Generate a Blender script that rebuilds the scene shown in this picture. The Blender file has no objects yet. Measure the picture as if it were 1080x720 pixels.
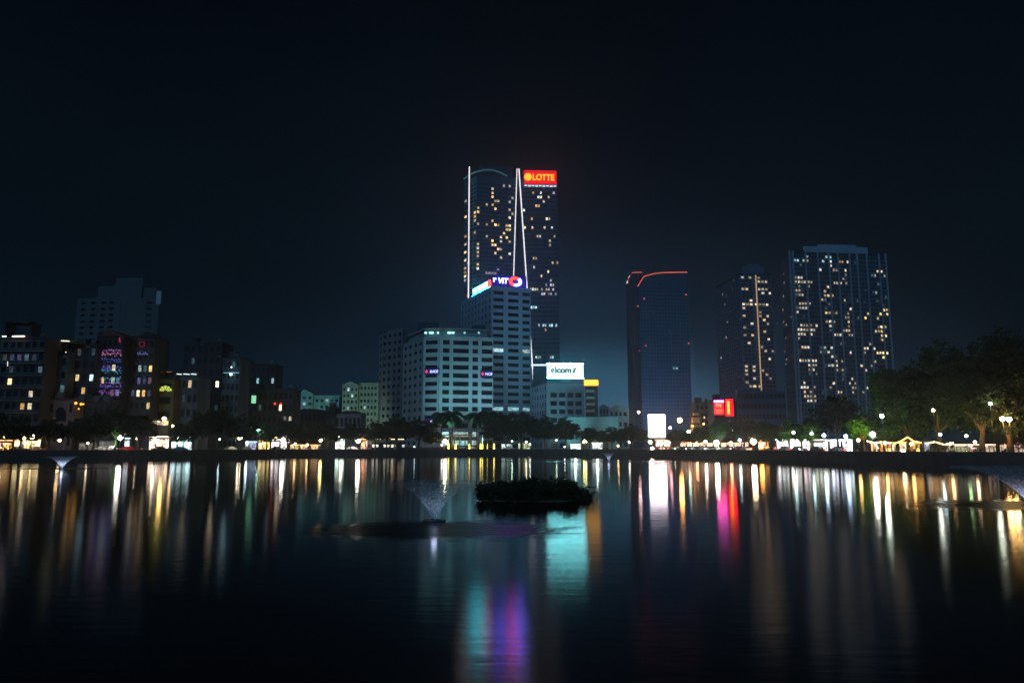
import bpy, bmesh, math, random
from mathutils import Vector, Matrix, geometry
R = math.radians
rnd = random.Random(7)
sc = bpy.context.scene
COL = sc.collection
# ------------------------------------------------------------------ camera frame
F, HOR, EYE = 790.0, 471.0, 3.6
PITCH = math.atan((HOR - 360) / F)
CP, SP = math.cos(PITCH), math.sin(PITCH)

def at(px, py, Y):
    """world point at depth Y that is seen at picture position px, py"""
    u, v = (px - 540) / F, (360 - py) / F
    t = Y / (CP - v * SP)
    return Vector((u * t, Y, EYE + t * (SP + v * CP)))

def proj(p):
    d = Vector(p) - Vector((0, 0, EYE))
    cz = d.y * CP + d.z * SP
    return 540 + F * d.x / cz, 360 - F * (-d.y * SP + d.z * CP) / cz

def hgt(py, Y, px=540):
    return at(px, py, Y).z

SHORE = [(-420, 150), (-200, 180), (-40, 200), (0, 208), (120, 225), (200, 240), (330, 296), (450, 320), (560, 320), (640, 300),
         (700, 276), (800, 212), (900, 160), (1000, 140), (1120, 128), (1300, 108), (1500, 80)]
GZ = 2.3

def D(px):
    for (a, da), (b, db) in zip(SHORE, SHORE[1:]):
        if a <= px <= b:
            return da + (db - da) * (px - a) / (b - a)
    return SHORE[0][1] if px < 0 else SHORE[-1][1]

def bank(px, off, z=GZ):
    p = at(px, 476, D(px) + off)
    return Vector((p.x, p.y, z))

# ------------------------------------------------------------------ mesh helpers
class MB:
    def __init__(s):
        s.v, s.f, s.m = [], [], []
    def add(s, vs, fs, m=0):
        b = len(s.v)
        s.v.extend(Vector(v) for v in vs)
        for f in fs:
            s.f.append(tuple(b + i for i in f)); s.m.append(m)
    def quad(s, a, b, c, d, m=0):
        s.add([a, b, c, d], [(0, 1, 2, 3)], m)
    def box(s, x0, x1, y0, y1, z0, z1, m=0):
        s.add([(x, y, z) for z in (z0, z1) for y in (y0, y1) for x in (x0, x1)],
              [(0, 2, 3, 1), (4, 5, 7, 6), (0, 1, 5, 4), (2, 6, 7, 3), (0, 4, 6, 2), (1, 3, 7, 5)], m)
    def obox(s, O, u, n, u0, u1, z0, z1, t0, t1, m=0):
        vs = [O + u * a + n * t + Vector((0, 0, z)) for z in (z0, z1) for t in (t1, t0) for a in (u0, u1)]
        s.add(vs, [(0, 2, 3, 1), (4, 5, 7, 6), (0, 1, 5, 4), (2, 6, 7, 3), (0, 4, 6, 2), (1, 3, 7, 5)], m)
    def prism(s, pts, z0, z1, m=0):
        n = len(pts)
        if sum(pts[i][0] * pts[(i + 1) % n][1] - pts[(i + 1) % n][0] * pts[i][1] for i in range(n)) < 0:
            pts = pts[::-1]
        zt = z1 if isinstance(z1, (list, tuple)) else [z1] * n
        vs = [(p[0], p[1], z0) for p in pts] + [(p[0], p[1], zt[i]) for i, p in enumerate(pts)]
        s.add(vs, [tuple(range(n - 1, -1, -1)), tuple(range(n, 2 * n))] + [(i, (i + 1) % n, n + (i + 1) % n, n + i) for i in range(n)], m)
    def tube(s, pts, rs, seg=7, m=0, cap=True):
        pts = [Vector(p) for p in pts]
        if not isinstance(rs, (list, tuple)): rs = [rs] * len(pts)
        vs = []
        for i, p in enumerate(pts):
            t = (pts[min(i + 1, len(pts) - 1)] - pts[max(i - 1, 0)]).normalized()
            a = t.cross(Vector((0, 0, 1)))
            if a.length < 1e-3: a = Vector((1, 0, 0))
            a.normalize(); b = t.cross(a)
            for k in range(seg):
                w = 2 * math.pi * k / seg
                vs.append(p + (a * math.cos(w) + b * math.sin(w)) * rs[i])
        fs = []
        for i in range(len(pts) - 1):
            for k in range(seg):
                k2 = (k + 1) % seg
                fs.append((i * seg + k, i * seg + k2, (i + 1) * seg + k2, (i + 1) * seg + k))
        if cap:
            fs.append(tuple(range(seg - 1, -1, -1))); fs.append(tuple(range((len(pts) - 1) * seg, len(pts) * seg)))
        s.add(vs, fs, m)
    def ball(s, c, r, seg=10, rings=6, m=0, sz=1.0):
        vs, fs = [], []
        for i in range(rings + 1):
            th = math.pi * i / rings
            for k in range(seg):
                w = 2 * math.pi * k / seg
                vs.append((c[0] + r * math.sin(th) * math.cos(w), c[1] + r * math.sin(th) * math.sin(w), c[2] + r * sz * math.cos(th)))
        for i in range(rings):
            for k in range(seg):
                k2 = (k + 1) % seg
                fs.append((i * seg + k, (i + 1) * seg + k, (i + 1) * seg + k2, i * seg + k2))
        s.add(vs, fs, m)
    def lathe(s, prof, seg=24, m=0):
        vs, fs = [], []
        for r, z in prof:
            for k in range(seg):
                w = 2 * math.pi * k / seg
                vs.append((r * math.cos(w), r * math.sin(w), z))
        for i in range(len(prof) - 1):
            for k in range(seg):
                k2 = (k + 1) % seg
                fs.append((i * seg + k, i * seg + k2, (i + 1) * seg + k2, (i + 1) * seg + k))
        s.add(vs, fs, m)
    def mesh(s, name, mats, base=None, smooth=False):
        me = bpy.data.meshes.new(name)
        b = Vector(base) if base is not None else Vector((0, 0, 0))
        me.from_pydata([v - b for v in s.v], [], s.f)
        if not isinstance(mats, (list, tuple)): mats = [mats]
        for m in mats: me.materials.append(m)
        if len(mats) > 1: me.polygons.foreach_set('material_index', s.m)
        if smooth: me.polygons.foreach_set('use_smooth', [True] * len(me.polygons))
        me.update()
        return me
    def build(s, name, mats, parent=None, base=None, smooth=False):
        if base is None and parent is not None: base = parent.matrix_basis.translation
        return link(name, s.mesh(name, mats, base, smooth), parent)

def link(name, me, parent=None):
    o = bpy.data.objects.new(name, me)
    COL.objects.link(o)
    if parent is not None: o.parent = parent
    return o

def tag(o, label=None, cat=None, group=None, kind=None):
    for k, v in (('label', label), ('category', cat), ('group', group), ('kind', kind)):
        if v: o[k] = v
    return o

def thing(name, label, cat, loc, rz=0, group=None):
    o = bpy.data.objects.new(name, None)
    COL.objects.link(o)
    o.empty_display_size = 0.5
    o.matrix_basis = Matrix.Translation(Vector(loc)) @ Matrix.Rotation(rz, 4, 'Z')
    return tag(o, label, cat, group)

def copy_tree(o, parent=None):
    c = o.copy(); COL.objects.link(c)
    c.parent = parent
    for ch in list(o.children): copy_tree(ch, c)
    return c

# ------------------------------------------------------------------ materials
def newmat(name):
    m = bpy.data.materials.new(name); m.use_nodes = True
    nt = m.node_tree
    return m, nt, nt.nodes['Principled BSDF']

def mat(name, col, rough=0.7, var=0.25, scale=0.35, metal=0.0, spec=0.4, stain=True):
    m, nt, p = newmat(name)
    p.inputs['Roughness'].default_value = rough; p.inputs['Metallic'].default_value = metal
    p.inputs['Specular IOR Level'].default_value = spec
    tc = nt.nodes.new('ShaderNodeTexCoord')
    mp = nt.nodes.new('ShaderNodeMapping'); mp.inputs['Scale'].default_value = (scale, scale, scale * (0.25 if stain else 1))
    nz = nt.nodes.new('ShaderNodeTexNoise'); nz.inputs['Scale'].default_value = 1.0; nz.inputs['Detail'].default_value = 6
    rp = nt.nodes.new('ShaderNodeValToRGB')
    rp.color_ramp.elements[0].position, rp.color_ramp.elements[1].position = 0.3, 0.7
    lo = [max(0, c * (1 - var)) for c in col]; hi = [min(1, c * (1 + var)) for c in col]
    rp.color_ramp.elements[0].color = lo + [1]; rp.color_ramp.elements[1].color = hi + [1]
    L = nt.links.new
    L(tc.outputs['Object'], mp.inputs[0]); L(mp.outputs[0], nz.inputs[0]); L(nz.outputs['Fac'], rp.inputs[0]); L(rp.outputs[0], p.inputs['Base Color'])
    return m

def emit(name, col, strength, sample=True):
    m, nt, p = newmat(name)
    p.inputs['Base Color'].default_value = [min(0.8, c * 0.6 + 0.02) for c in col] + [1]
    p.inputs['Emission Color'].default_value = list(col) + [1]
    p.inputs['Emission Strength'].default_value = strength
    m.cycles.emission_sampling = 'FRONT' if sample else 'NONE'
    return m

def lit_window(name, cols, smin, smax):
    """lit rooms: each pane its own lamp colour and brightness, a darker curtain part in each"""
    m, nt, p = newmat(name)
    L = nt.links.new
    N = lambda t: nt.nodes.new('ShaderNode' + t)
    oi = N('ObjectInfo'); ge = N('NewGeometry')
    ad = N('Math'); ad.operation = 'ADD'; L(oi.outputs['Random'], ad.inputs[0]); L(ge.outputs['Random Per Island'], ad.inputs[1])
    fr = N('Math'); fr.operation = 'FRACT'; L(ad.outputs[0], fr.inputs[0])
    rp = N('ValToRGB'); cr = rp.color_ramp; cr.interpolation = 'CONSTANT'
    while len(cr.elements) < len(cols): cr.elements.new(0.5)
    for i, c in enumerate(cols): cr.elements[i].position = i / len(cols); cr.elements[i].color = list(c) + [1]
    L(fr.outputs[0], rp.inputs[0])
    m7 = N('Math'); m7.operation = 'MULTIPLY'; m7.inputs[1].default_value = 7.31; L(fr.outputs[0], m7.inputs[0])
    f2 = N('Math'); f2.operation = 'FRACT'; L(m7.outputs[0], f2.inputs[0])
    pw = N('Math'); pw.operation = 'POWER'; pw.inputs[1].default_value = 1.8; L(f2.outputs[0], pw.inputs[0])
    mr = N('MapRange'); mr.inputs['To Min'].default_value = smin; mr.inputs['To Max'].default_value = smax; L(pw.outputs[0], mr.inputs['Value'])
    tc = N('TexCoord'); nz = N('TexNoise'); nz.inputs['Scale'].default_value = 0.9; nz.inputs['Detail'].default_value = 2
    L(tc.outputs['Object'], nz.inputs[0])
    m2 = N('MapRange'); m2.inputs['From Min'].default_value = 0.35; m2.inputs['From Max'].default_value = 0.62; m2.inputs['To Min'].default_value = 0.35
    L(nz.outputs['Fac'], m2.inputs['Value'])
    mm = N('Math'); mm.operation = 'MULTIPLY'; L(mr.outputs[0], mm.inputs[0]); L(m2.outputs[0], mm.inputs[1])
    p.inputs['Base Color'].default_value = (0.05, 0.05, 0.05, 1)
    L(rp.outputs[0], p.inputs['Emission Color']); L(mm.outputs[0], p.inputs['Emission Strength'])
    m.cycles.emission_sampling = 'NONE'
    return m

def leafmat(name, a, b, scale=0.8):
    m, nt, p = newmat(name)
    p.inputs['Roughness'].default_value = 0.6; p.inputs['Specular IOR Level'].default_value = 0.25
    tc = nt.nodes.new('ShaderNodeTexCoord'); nz = nt.nodes.new('ShaderNodeTexNoise'); nz.inputs['Scale'].default_value = scale; nz.inputs['Detail'].default_value = 4
    rp = nt.nodes.new('ShaderNodeValToRGB'); e = rp.color_ramp.elements
    e[0].position, e[1].position = 0.35, 0.65; e[0].color = list(a) + [1]; e[1].color = list(b) + [1]
    L = nt.links.new
    L(tc.outputs['Object'], nz.inputs[0]); L(nz.outputs['Fac'], rp.inputs[0]); L(rp.outputs[0], p.inputs['Base Color'])
    return m

M = {}
M['white_facade'] = mat('white_facade', (0.40, 0.42, 0.43), 0.7, 0.08)
M['blue_facade'] = mat('blue_facade', (0.30, 0.40, 0.47), 0.6, 0.1)
M['grey_facade'] = mat('grey_facade', (0.19, 0.21, 0.225), 0.75, 0.15)
M['faint_facade'] = mat('faint_facade', (0.13, 0.145, 0.15), 0.8, 0.15)
M['pale_facade'] = mat('pale_facade', (0.42, 0.43, 0.40), 0.75, 0.15)
M['dark_facade'] = mat('dark_facade', (0.10, 0.11, 0.12), 0.7, 0.2)
M['tower_glass'] = mat('tower_glass', (0.014, 0.068, 0.115), 0.35, 0.2, spec=0.15)
M['blue_glass'] = mat('blue_glass', (0.028, 0.15, 0.23), 0.4, 0.2, spec=0.15)
M['blue_frame'] = mat('blue_frame', (0.04, 0.20, 0.30), 0.6, 0.15, spec=0.15)
M['dark_glass'] = mat('dark_glass', (0.010, 0.017, 0.026), 0.2, 0.3, spec=0.35)
M['tower_frame'] = mat('tower_frame', (0.03, 0.135, 0.215), 0.6, 0.15, spec=0.15)
M['apartment_frame'] = mat('apartment_frame', (0.12, 0.21, 0.28), 0.65, 0.15)
M['pale_pier'] = mat('pale_pier', (0.40, 0.50, 0.60), 0.65, 0.1)
M['pavilion_wall'] = mat('pavilion_wall', (0.5, 0.36, 0.14), 0.8, 0.15)
M['green_wall'] = mat('green_wall', (0.30, 0.42, 0.36), 0.8, 0.15)
M['teal_wall'] = mat('teal_wall', (0.26, 0.44, 0.43), 0.8, 0.15)
M['cream_wall'] = mat('cream_wall', (0.42, 0.39, 0.30), 0.8, 0.15)
M['house_wall'] = mat('house_wall', (0.075, 0.07, 0.07), 0.85, 0.35)
M['house_grey'] = mat('house_grey', (0.09, 0.115, 0.125), 0.85, 0.35)
M['house_dark'] = mat('house_dark', (0.04, 0.042, 0.05), 0.85, 0.4)
M['house_yellow'] = mat('house_yellow', (0.2, 0.16, 0.05), 0.8, 0.25)
M['house_pink'] = mat('house_pink', (0.2, 0.13, 0.12), 0.8, 0.25)
M['roof_dark'] = mat('roof_dark', (0.05, 0.045, 0.045), 0.8, 0.3)
M['roof_tile'] = mat('roof_tile', (0.13, 0.06, 0.045), 0.8, 0.3, 1.5)
M['metal'] = mat('metal', (0.10, 0.11, 0.12), 0.4, 0.2, metal=0.7)
M['white_paint'] = mat('white_paint', (0.65, 0.65, 0.62), 0.6, 0.1)
M['stone'] = mat('stone', (0.05, 0.05, 0.052), 0.85, 0.4, 0.6)
M['coping'] = mat('coping', (0.09, 0.09, 0.088), 0.8, 0.3, 0.6)
M['asphalt'] = mat('asphalt', (0.05, 0.05, 0.052), 0.75, 0.25, 0.8, stain=False)
M['paving'] = mat('paving', (0.18, 0.165, 0.15), 0.8, 0.25, 0.8, stain=False)
M['soil'] = mat('soil', (0.06, 0.06, 0.05), 0.9, 0.4, 0.1, stain=False)
M['bark'] = mat('bark', (0.12, 0.085, 0.06), 0.9, 0.4, 1.2)
M['leaf'] = leafmat('leaf', (0.016, 0.042, 0.012), (0.045, 0.085, 0.022))
M['leaf_dark'] = leafmat('leaf_dark', (0.009, 0.022, 0.010), (0.025, 0.048, 0.016))
M['leaf_palm'] = leafmat('leaf_palm', (0.018, 0.045, 0.02), (0.04, 0.08, 0.03))
M['rubber'] = mat('rubber', (0.02, 0.02, 0.02), 0.8, 0.2)
M['chrome'] = mat('chrome', (0.5, 0.5, 0.52), 0.25, 0.1, metal=1.0)
M['car_white'] = mat('car_white', (0.7, 0.7, 0.68), 0.25, 0.05)
M['car_silver'] = mat('car_silver', (0.35, 0.36, 0.37), 0.3, 0.05, metal=0.5)
M['car_black'] = mat('car_black', (0.02, 0.02, 0.024), 0.2, 0.05)
M['car_red'] = mat('car_red', (0.38, 0.02, 0.02), 0.25, 0.05)
M['car_green'] = mat('car_green', (0.02, 0.33, 0.10), 0.3, 0.05)
M['car_blue'] = mat('car_blue', (0.03, 0.08, 0.25), 0.25, 0.05)
M['awning_red'] = mat('awning_red', (0.35, 0.04, 0.03), 0.8, 0.2)
M['awning_blue'] = mat('awning_blue', (0.05, 0.12, 0.25), 0.8, 0.2)
M['sign_navy'] = emit('sign_navy', (0.02, 0.022, 0.30), 0.40)
WARM = [(1, 0.72, 0.36), (1, 0.60, 0.22), (1, 0.80, 0.52), (1, 0.66, 0.30), (0.95, 0.85, 0.66), (1, 0.55, 0.24), (0.85, 0.9, 0.85)]
M['room_warm'] = lit_window('room_warm', WARM, 0.7, 3.0)
M['room_gold'] = lit_window('room_gold', [(1, 0.66, 0.22), (1, 0.74, 0.34), (1, 0.58, 0.16), (1, 0.82, 0.5)], 0.9, 4.0)
M['room_pale'] = lit_window('room_pale', [(1, 0.78, 0.52), (1, 0.85, 0.66), (1, 0.72, 0.42), (1, 0.9, 0.78), (1, 0.68, 0.36)], 0.45, 2.0)
M['room_cool'] = lit_window('room_cool', [(0.45, 0.95, 1), (0.6, 0.9, 1), (0.75, 1, 0.95)], 0.6, 2.2)
M['room_dim'] = lit_window('room_dim', [(0.25, 0.6, 0.62), (0.5, 0.5, 0.4), (0.3, 0.45, 0.6)], 0.06, 0.4)
M['room_lilac'] = lit_window('room_lilac', [(0.8, 0.7, 1), (1, 0.8, 0.85), (0.7, 0.75, 1), (1, 0.85, 0.7)], 0.4, 1.6)
M['room_violet'] = lit_window('room_violet', [(0.5, 0.35, 0.9), (0.9, 0.4, 0.7), (0.4, 0.45, 1)], 0.1, 0.5)

# ------------------------------------------------------------------ building toolkit
class Building:
    def __init__(s, name, label, cat, base, group=None):
        s.root = thing(name, label, cat, base, 0, group)
        s.wall = MB(); s.wins = []
    def facade(s, P0, P1, z0, z1, bays, floors, win=(0.25, 0.8), pt=0.4, st=0.28, lit=None, pm=0, sm=0, big=1):
        """P0 is the left end as seen from outside. bays: fractions; lit(i,j)-> material key or None"""
        P0, P1 = Vector((P0[0], P0[1], 0)), Vector((P1[0], P1[1], 0))
        u = P1 - P0; w = u.length; u.normalize()
        n = Vector((u.y, -u.x, 0))
        if isinstance(bays, tuple):
            k, r = bays
            bays = [((i + (1 - r) / 2) / k, (i + (1 + r) / 2) / k) for i in range(k)]
        edge = 0.0
        for a, b in bays + [(1.0, 1.0)]:
            if a - edge > 0.001 and pt > 0: s.wall.obox(P0, u, n, edge * w, a * w, z0, z1, -0.05, pt, pm)
            edge = b
        fh = (z1 - z0) / floors
        if st > 0:
            zs = z0
            for j in range(floors):
                s.wall.obox(P0, u, n, 0.02, w - 0.02, zs, z0 + (j + win[0]) * fh, -0.05, st, sm)
                zs = z0 + (j + win[1]) * fh
            s.wall.obox(P0, u, n, 0.02, w - 0.02, zs, z1 - 0.01, -0.05, st, sm)
        for j in range(floors):
            for i, (a, b) in enumerate(bays):
                za, zb = z0 + (j + win[0]) * fh, z0 + (j + win[1]) * fh
                q = [P0 + u * (a * w) + n * 0.05 + Vector((0, 0, za)), P0 + u * (b * w) + n * 0.05 + Vector((0, 0, za)),
                     P0 + u * (b * w) + n * 0.05 + Vector((0, 0, zb)), P0 + u * (a * w) + n * 0.05 + Vector((0, 0, zb))]
                s.wins.append([q, lit(i, j) if lit else None])
    def core(s, pts, z0, z1, m=1):
        s.wall.prism(pts, z0, z1, m)
    def light_points(s, pts, key, tol=4.0, first=None):
        cs = [proj((w[0][0] + w[0][2]) / 2) for w in s.wins]
        for px, py in pts:
            best, bd = None, tol * tol
            for k, c in enumerate(cs):
                if s.wins[k][1]: continue
                d = (c[0] - px) ** 2 + (c[1] - py) ** 2
                if d < bd: best, bd = k, d
            if best is not None: s.wins[best][1] = key
    def done(s, wallmat, coremat='tower_glass', glass='dark_glass', third=None, cap=100):
        ms = [M[wallmat], M[coremat]] + ([M[third]] if third else [])
        s.wall.build('wall', ms, s.root)
        lit = [w for w in s.wins if w[1]]; dark = [w for w in s.wins if not w[1]]
        rnd.shuffle(dark)
        if len(s.wins) > cap:
            lone = (lit + dark)[:cap]; rest = (lit + dark)[cap:]
        else:
            lone, rest = lit + dark, []
        for q, k in lone:
            mb = MB(); mb.quad(*q); mb.build('window', M[k or glass], s.root)
        if rest:
            keys = sorted({w[1] or glass for w in rest}); mb = MB()
            for q, k in rest: mb.quad(*q, m=keys.index(k or glass))
            tag(mb.build('window_field', [M[k] for k in keys], s.root), kind='stuff')
        return s.root

def chain_xy(chain, py):
    return [at(px, py, Y).xy.to_tuple() for px, Y in chain]

def plan(front, back):
    """closed plan: the front chain pushed back"""
    a, b = Vector(front[0]), Vector(front[-1])
    return list(front) + [(b.x * (1 + back / b.y), b.y + back), (a.x * (1 + back / a.y), a.y + back)]

def text_mesh(s, width, height, depth=0.15, shear=0.0, bold=0.0):
    cu = bpy.data.curves.new('lettering', 'FONT'); cu.body = s; cu.extrude = depth; cu.shear = shear; cu.offset = bold
    o = bpy.data.objects.new('lettering', cu); COL.objects.link(o)
    bpy.context.view_layer.update()
    me = bpy.data.meshes.new_from_object(o.evaluated_get(bpy.context.evaluated_depsgraph_get()))
    bpy.data.objects.remove(o); bpy.data.curves.remove(cu)
    xs = [v.co.x for v in me.vertices]; ys = [v.co.y for v in me.vertices]; zs = [v.co.z for v in me.vertices]
    sx = width / (max(xs) - min(xs)); sy = height / (max(ys) - min(ys)); x0, y0 = min(xs), min(ys)
    for v in me.vertices:
        x, y, z = v.co
        v.co = ((x - x0) * sx, -z, (y - y0) * sy)      # standing upright, face to -Y
    me.materials.clear()
    return me

def lettering(s, root, M_, x, z, width, height, y=-0.2, depth=0.1, shear=0.0, bold=0.0):
    me = text_mesh(s, width, height, depth, shear, bold); me.materials.append(M_)
    o = link('lettering', me, root); o.location = (x, y, z)
    return o

def panel_sign(name, label, p0, p1, zb, zt, face, group=None, back=0.5, cat='sign', frame='metal'):
    """a boxed sign between two ground points; local x runs along it, z=0 at its foot"""
    p0, p1 = Vector(p0), Vector(p1)
    d = p1 - p0; w = d.length; rz = math.atan2(d.y, d.x)
    r = thing(name, label, cat, (p0.x, p0.y, zb), rz, group)
    h = zt - zb
    mb = MB(); mb.box(-0.12, w + 0.12, 0.02, back, -0.12, h + 0.12); mb.build('frame', M[frame], r, (0, 0, 0))
    mb = MB(); mb.box(0, w, -0.08, 0.015, 0, h); mb.build('panel', face, r, (0, 0, 0))
    return r, w, h
# ------------------------------------------------------------------ the setting
far = [at(px, 476, d).xy.to_tuple() for px, d in SHORE]
far = [(x, y) for x, y in far]
lake = [(far[0][0] - 20, 2.2)] + far + [(far[-1][0] + 6, 2.2)]
outer = [(-2600, -120), (2600, -120), (2600, 3200), (-2600, 3200)]
tri = geometry.tessellate_polygon([[Vector((x, y, 0)) for x, y in outer], [Vector((x, y, 0)) for x, y in lake]])
allp = outer + lake
mb = MB(); mb.add([(x, y, GZ) for x, y in allp], [t for t in tri])
g = mb.build('ground', M['soil']); tag(g, kind='structure')
bm = bmesh.new(); bm.from_mesh(g.data); bmesh.ops.recalc_face_normals(bm, faces=bm.faces)
if sum(f.normal.z for f in bm.faces) < 0: bmesh.ops.reverse_faces(bm, faces=bm.faces)
bm.to_mesh(g.data); bm.free()

def offset_line(pts, d):
    out = []
    for i, p in enumerate(pts):
        a = Vector(pts[max(i - 1, 0)]); b = Vector(pts[min(i + 1, len(pts) - 1)])
        t = (b - a).normalized(); n = Vector((-t.y, t.x))
        out.append(Vector(p) + n * d)
    return out

def dense(pts, step=12):
    out = []
    for a, b in zip(pts, pts[1:]):
        a, b = Vector(a), Vector(b); k = max(1, int((b - a).length / step))
        out += [a.lerp(b, i / k) for i in range(k)]
    return out + [Vector(pts[-1])]

def ribbon(pts, d0, d1, z0, z1):
    a, b = offset_line(pts, d0), offset_line(pts, d1)
    mb = MB(); n = len(a)
    vs = [(p.x, p.y, z1) for p in a] + [(p.x, p.y, z1) for p in b] + [(p.x, p.y, z0) for p in a] + [(p.x, p.y, z0) for p in b]
    fs = []
    for i in range(n - 1):
        fs += [(i, i + 1, n + i + 1, n + i), (2 * n + i, 2 * n + i + 1, i + 1, i), (n + i, n + i + 1, 3 * n + i + 1, 3 * n + i)]
    mb.add(vs, fs); return mb

fd = dense(far)
o = ribbon(fd, 0.75, 6.5, GZ - 0.3, GZ + 0.13).build('pavement', M['paving']); tag(o, kind='structure')
o = ribbon(fd, 6.7, 15.5, GZ - 0.3, GZ + 0.012).build('road', M['asphalt']); tag(o, kind='structure')
o = ribbon(fd, 15.7, 18.5, GZ - 0.3, GZ + 0.12).build('inner_pavement', M['paving']); tag(o, kind='structure')
wr = thing('quay_wall', 'long dark stone embankment wall along the far shore of the lake', 'wall', (0, 250, 0))
ribbon(fd, -0.02, 0.55, -1.0, GZ + 0.25).build('wall', M['stone'], wr)
ribbon(fd, -0.14, 0.68, GZ + 0.25, GZ + 0.42).build('coping', M['coping'], wr)
mb = MB(); mb.box(-200, 140, 1.6, 2.3, -1, GZ + 0.05); o = mb.build('near_quay', M['stone']); tag(o, kind='structure')

# lake floor of light: one calm sheet, ruffled round the fountains
FOUNT = [(458, 549, 1.0), (65, 494, 1.0), (1088, 533, 1.0), (642, 486.5, 0.8)]
def wpoint(px, py):
    d = Vector(((px - 540) / F, CP - (360 - py) / F * SP, SP + (360 - py) / F * CP))
    t = -EYE / d.z
    return Vector((d.x * t, d.y * t, 0))
fpos = [wpoint(px, py) for px, py, s in FOUNT]
m, nt, p = newmat('lake_water')
N = lambda t: nt.nodes.new('ShaderNode' + t); L = nt.links.new
def math_(op, a, b=None, c=None):
    n = N('Math'); n.operation = op
    for i, x in enumerate((a, b, c)):
        if x is None: continue
        if isinstance(x, (int, float)): n.inputs[i].default_value = x
        else: L(x, n.inputs[i])
    return n.outputs[0]
tc = N('TexCoord')
mask = None
def ellipse(cx, cy, rx, ry):
    mp = N('Mapping'); mp.vector_type = 'POINT'
    mp.inputs['Location'].default_value = (-cx / rx, -cy / ry, 0); mp.inputs['Scale'].default_value = (1 / rx, 1 / ry, 0)
    L(tc.outputs['Object'], mp.inputs[0])
    nzz = N('TexNoise'); nzz.inputs['Scale'].default_value = 0.8; nzz.inputs['Detail'].default_value = 5; L(tc.outputs['Object'], nzz.inputs[0])
    ln = N('VectorMath'); ln.operation = 'LENGTH'; L(mp.outputs[0], ln.inputs[0])
    dd = math_('ADD', ln.outputs['Value'], math_('MULTIPLY', math_('SUBTRACT', nzz.outputs['Fac'], 0.5), 1.0))
    mr = N('MapRange'); mr.interpolation_type = 'SMOOTHSTEP'
    mr.inputs['From Min'].default_value = 1.2; mr.inputs['From Max'].default_value = 0.6; L(dd, mr.inputs['Value'])
    return mr.outputs[0]
c0 = wpoint(462, 558)
els = [ellipse(c0.x, c0.y, 5.8, 3.9), ellipse(fpos[2].x + 2, fpos[2].y, 9.5, 5), ellipse(fpos[1].x, fpos[1].y, 12, 4), ellipse(fpos[3].x - 8, fpos[3].y, 22, 8)]
for e in els: mask = e if mask is None else math_('MAXIMUM', mask, e)
nt.nodes.remove(p)
# calm swell patches change the gloss a little
np_ = N('TexNoise'); np_.inputs['Scale'].default_value = 0.06; np_.inputs['Detail'].default_value = 3; L(tc.outputs['Object'], np_.inputs[0])
sy = N('SeparateXYZ'); L(tc.outputs['Object'], sy.inputs[0])
my = N('MapRange'); my.interpolation_type = 'SMOOTHSTEP'; my.inputs['From Min'].default_value = 18; my.inputs['From Max'].default_value = 48; my.inputs['To Min'].default_value = 0.115; my.inputs['To Max'].default_value = 0.075; L(sy.outputs['Y'], my.inputs['Value'])   # the breeze ruffles the open water, the far side lies in the lee
base_r = math_('ADD', math_('MULTIPLY', np_.outputs['Fac'], 0.05), my.outputs[0])
rough = math_('ADD', base_r, math_('MULTIPLY', mask, 0.20))
mpw = N('Mapping'); mpw.inputs['Scale'].default_value = (0.55, 1.9, 1); mpw.inputs['Rotation'].default_value = (0, 0, 0.25); L(tc.outputs['Object'], mpw.inputs[0])
w1 = N('TexNoise'); w1.inputs['Scale'].default_value = 1.0; w1.inputs['Detail'].default_value = 5; L(mpw.outputs[0], w1.inputs[0])
bp = N('Bump'); bp.inputs['Distance'].default_value = 0.05; L(w1.outputs['Fac'], bp.inputs['Height'])
L(math_('ADD', math_('MULTIPLY', mask, 0.5), 0.12), bp.inputs['Strength'])
fn = N('Fresnel'); fn.inputs['IOR'].default_value = 1.33; L(bp.outputs[0], fn.inputs['Normal'])
gl = N('BsdfAnisotropic'); gl.distribution = 'BECKMANN'; gl.inputs['Color'].default_value = (.97, .98, 1, 1); L(rough, gl.inputs['Roughness']); L(bp.outputs[0], gl.inputs['Normal'])
df = N('BsdfDiffuse'); df.inputs['Color'].default_value = (0.0016, 0.0026, 0.004, 1)
ms = N('MixShader'); L(math_('MULTIPLY', fn.outputs[0], math_('SUBTRACT', 1.0, math_('MULTIPLY', mask, 0.62))), ms.inputs[0]); L(df.outputs[0], ms.inputs[1]); L(gl.outputs[0], ms.inputs[2])
L(ms.outputs[0], nt.nodes['Material Output'].inputs['Surface'])
M['water'] = m
mb = MB(); x0, x1 = -280, 330
mb.quad((x0, 1.8, 0), (x1, 1.8, 0), (x1, 345, 0), (x0, 345, 0))
tag(mb.build('lake_water', m), kind='structure')

# ------------------------------------------------------------------ tall towers
def tower_shell(b, chain, back, top, core_m=1):
    pts = plan(chain, back); b.core(pts, GZ - 0.5, top, core_m); return pts

LED = emit('led_white', (1.0, 0.88, 0.9), 1.6, False)
LED_TEAL = emit('led_teal', (0.16, 0.55, 0.62), 0.13, False)

def beam(mb, a, b, r=0.4, m=0): mb.tube([a, b], r, 6, m)

# --- the tallest tower, with slanted light lines and a red roof sign
ZT = 176
YL = 730
lc = [(490, 745), (503, 726), (545, 734)]
rc = [(546.5, 736), (587, 748)]
topL, topR = hgt(184, 726), hgt(183, 736)
b = Building('glass_skyscraper', 'tallest glass tower with slanted white light lines and a red lit roof sign', 'skyscraper', (at(540, 300, 735).x, 735, GZ))
La = chain_xy(lc, 186); Ra = chain_xy(rc, 184)
Lb = chain_xy(lc, 420)
b.core(plan(La, 40), GZ - 0.5, topL - 1, 1)
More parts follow.
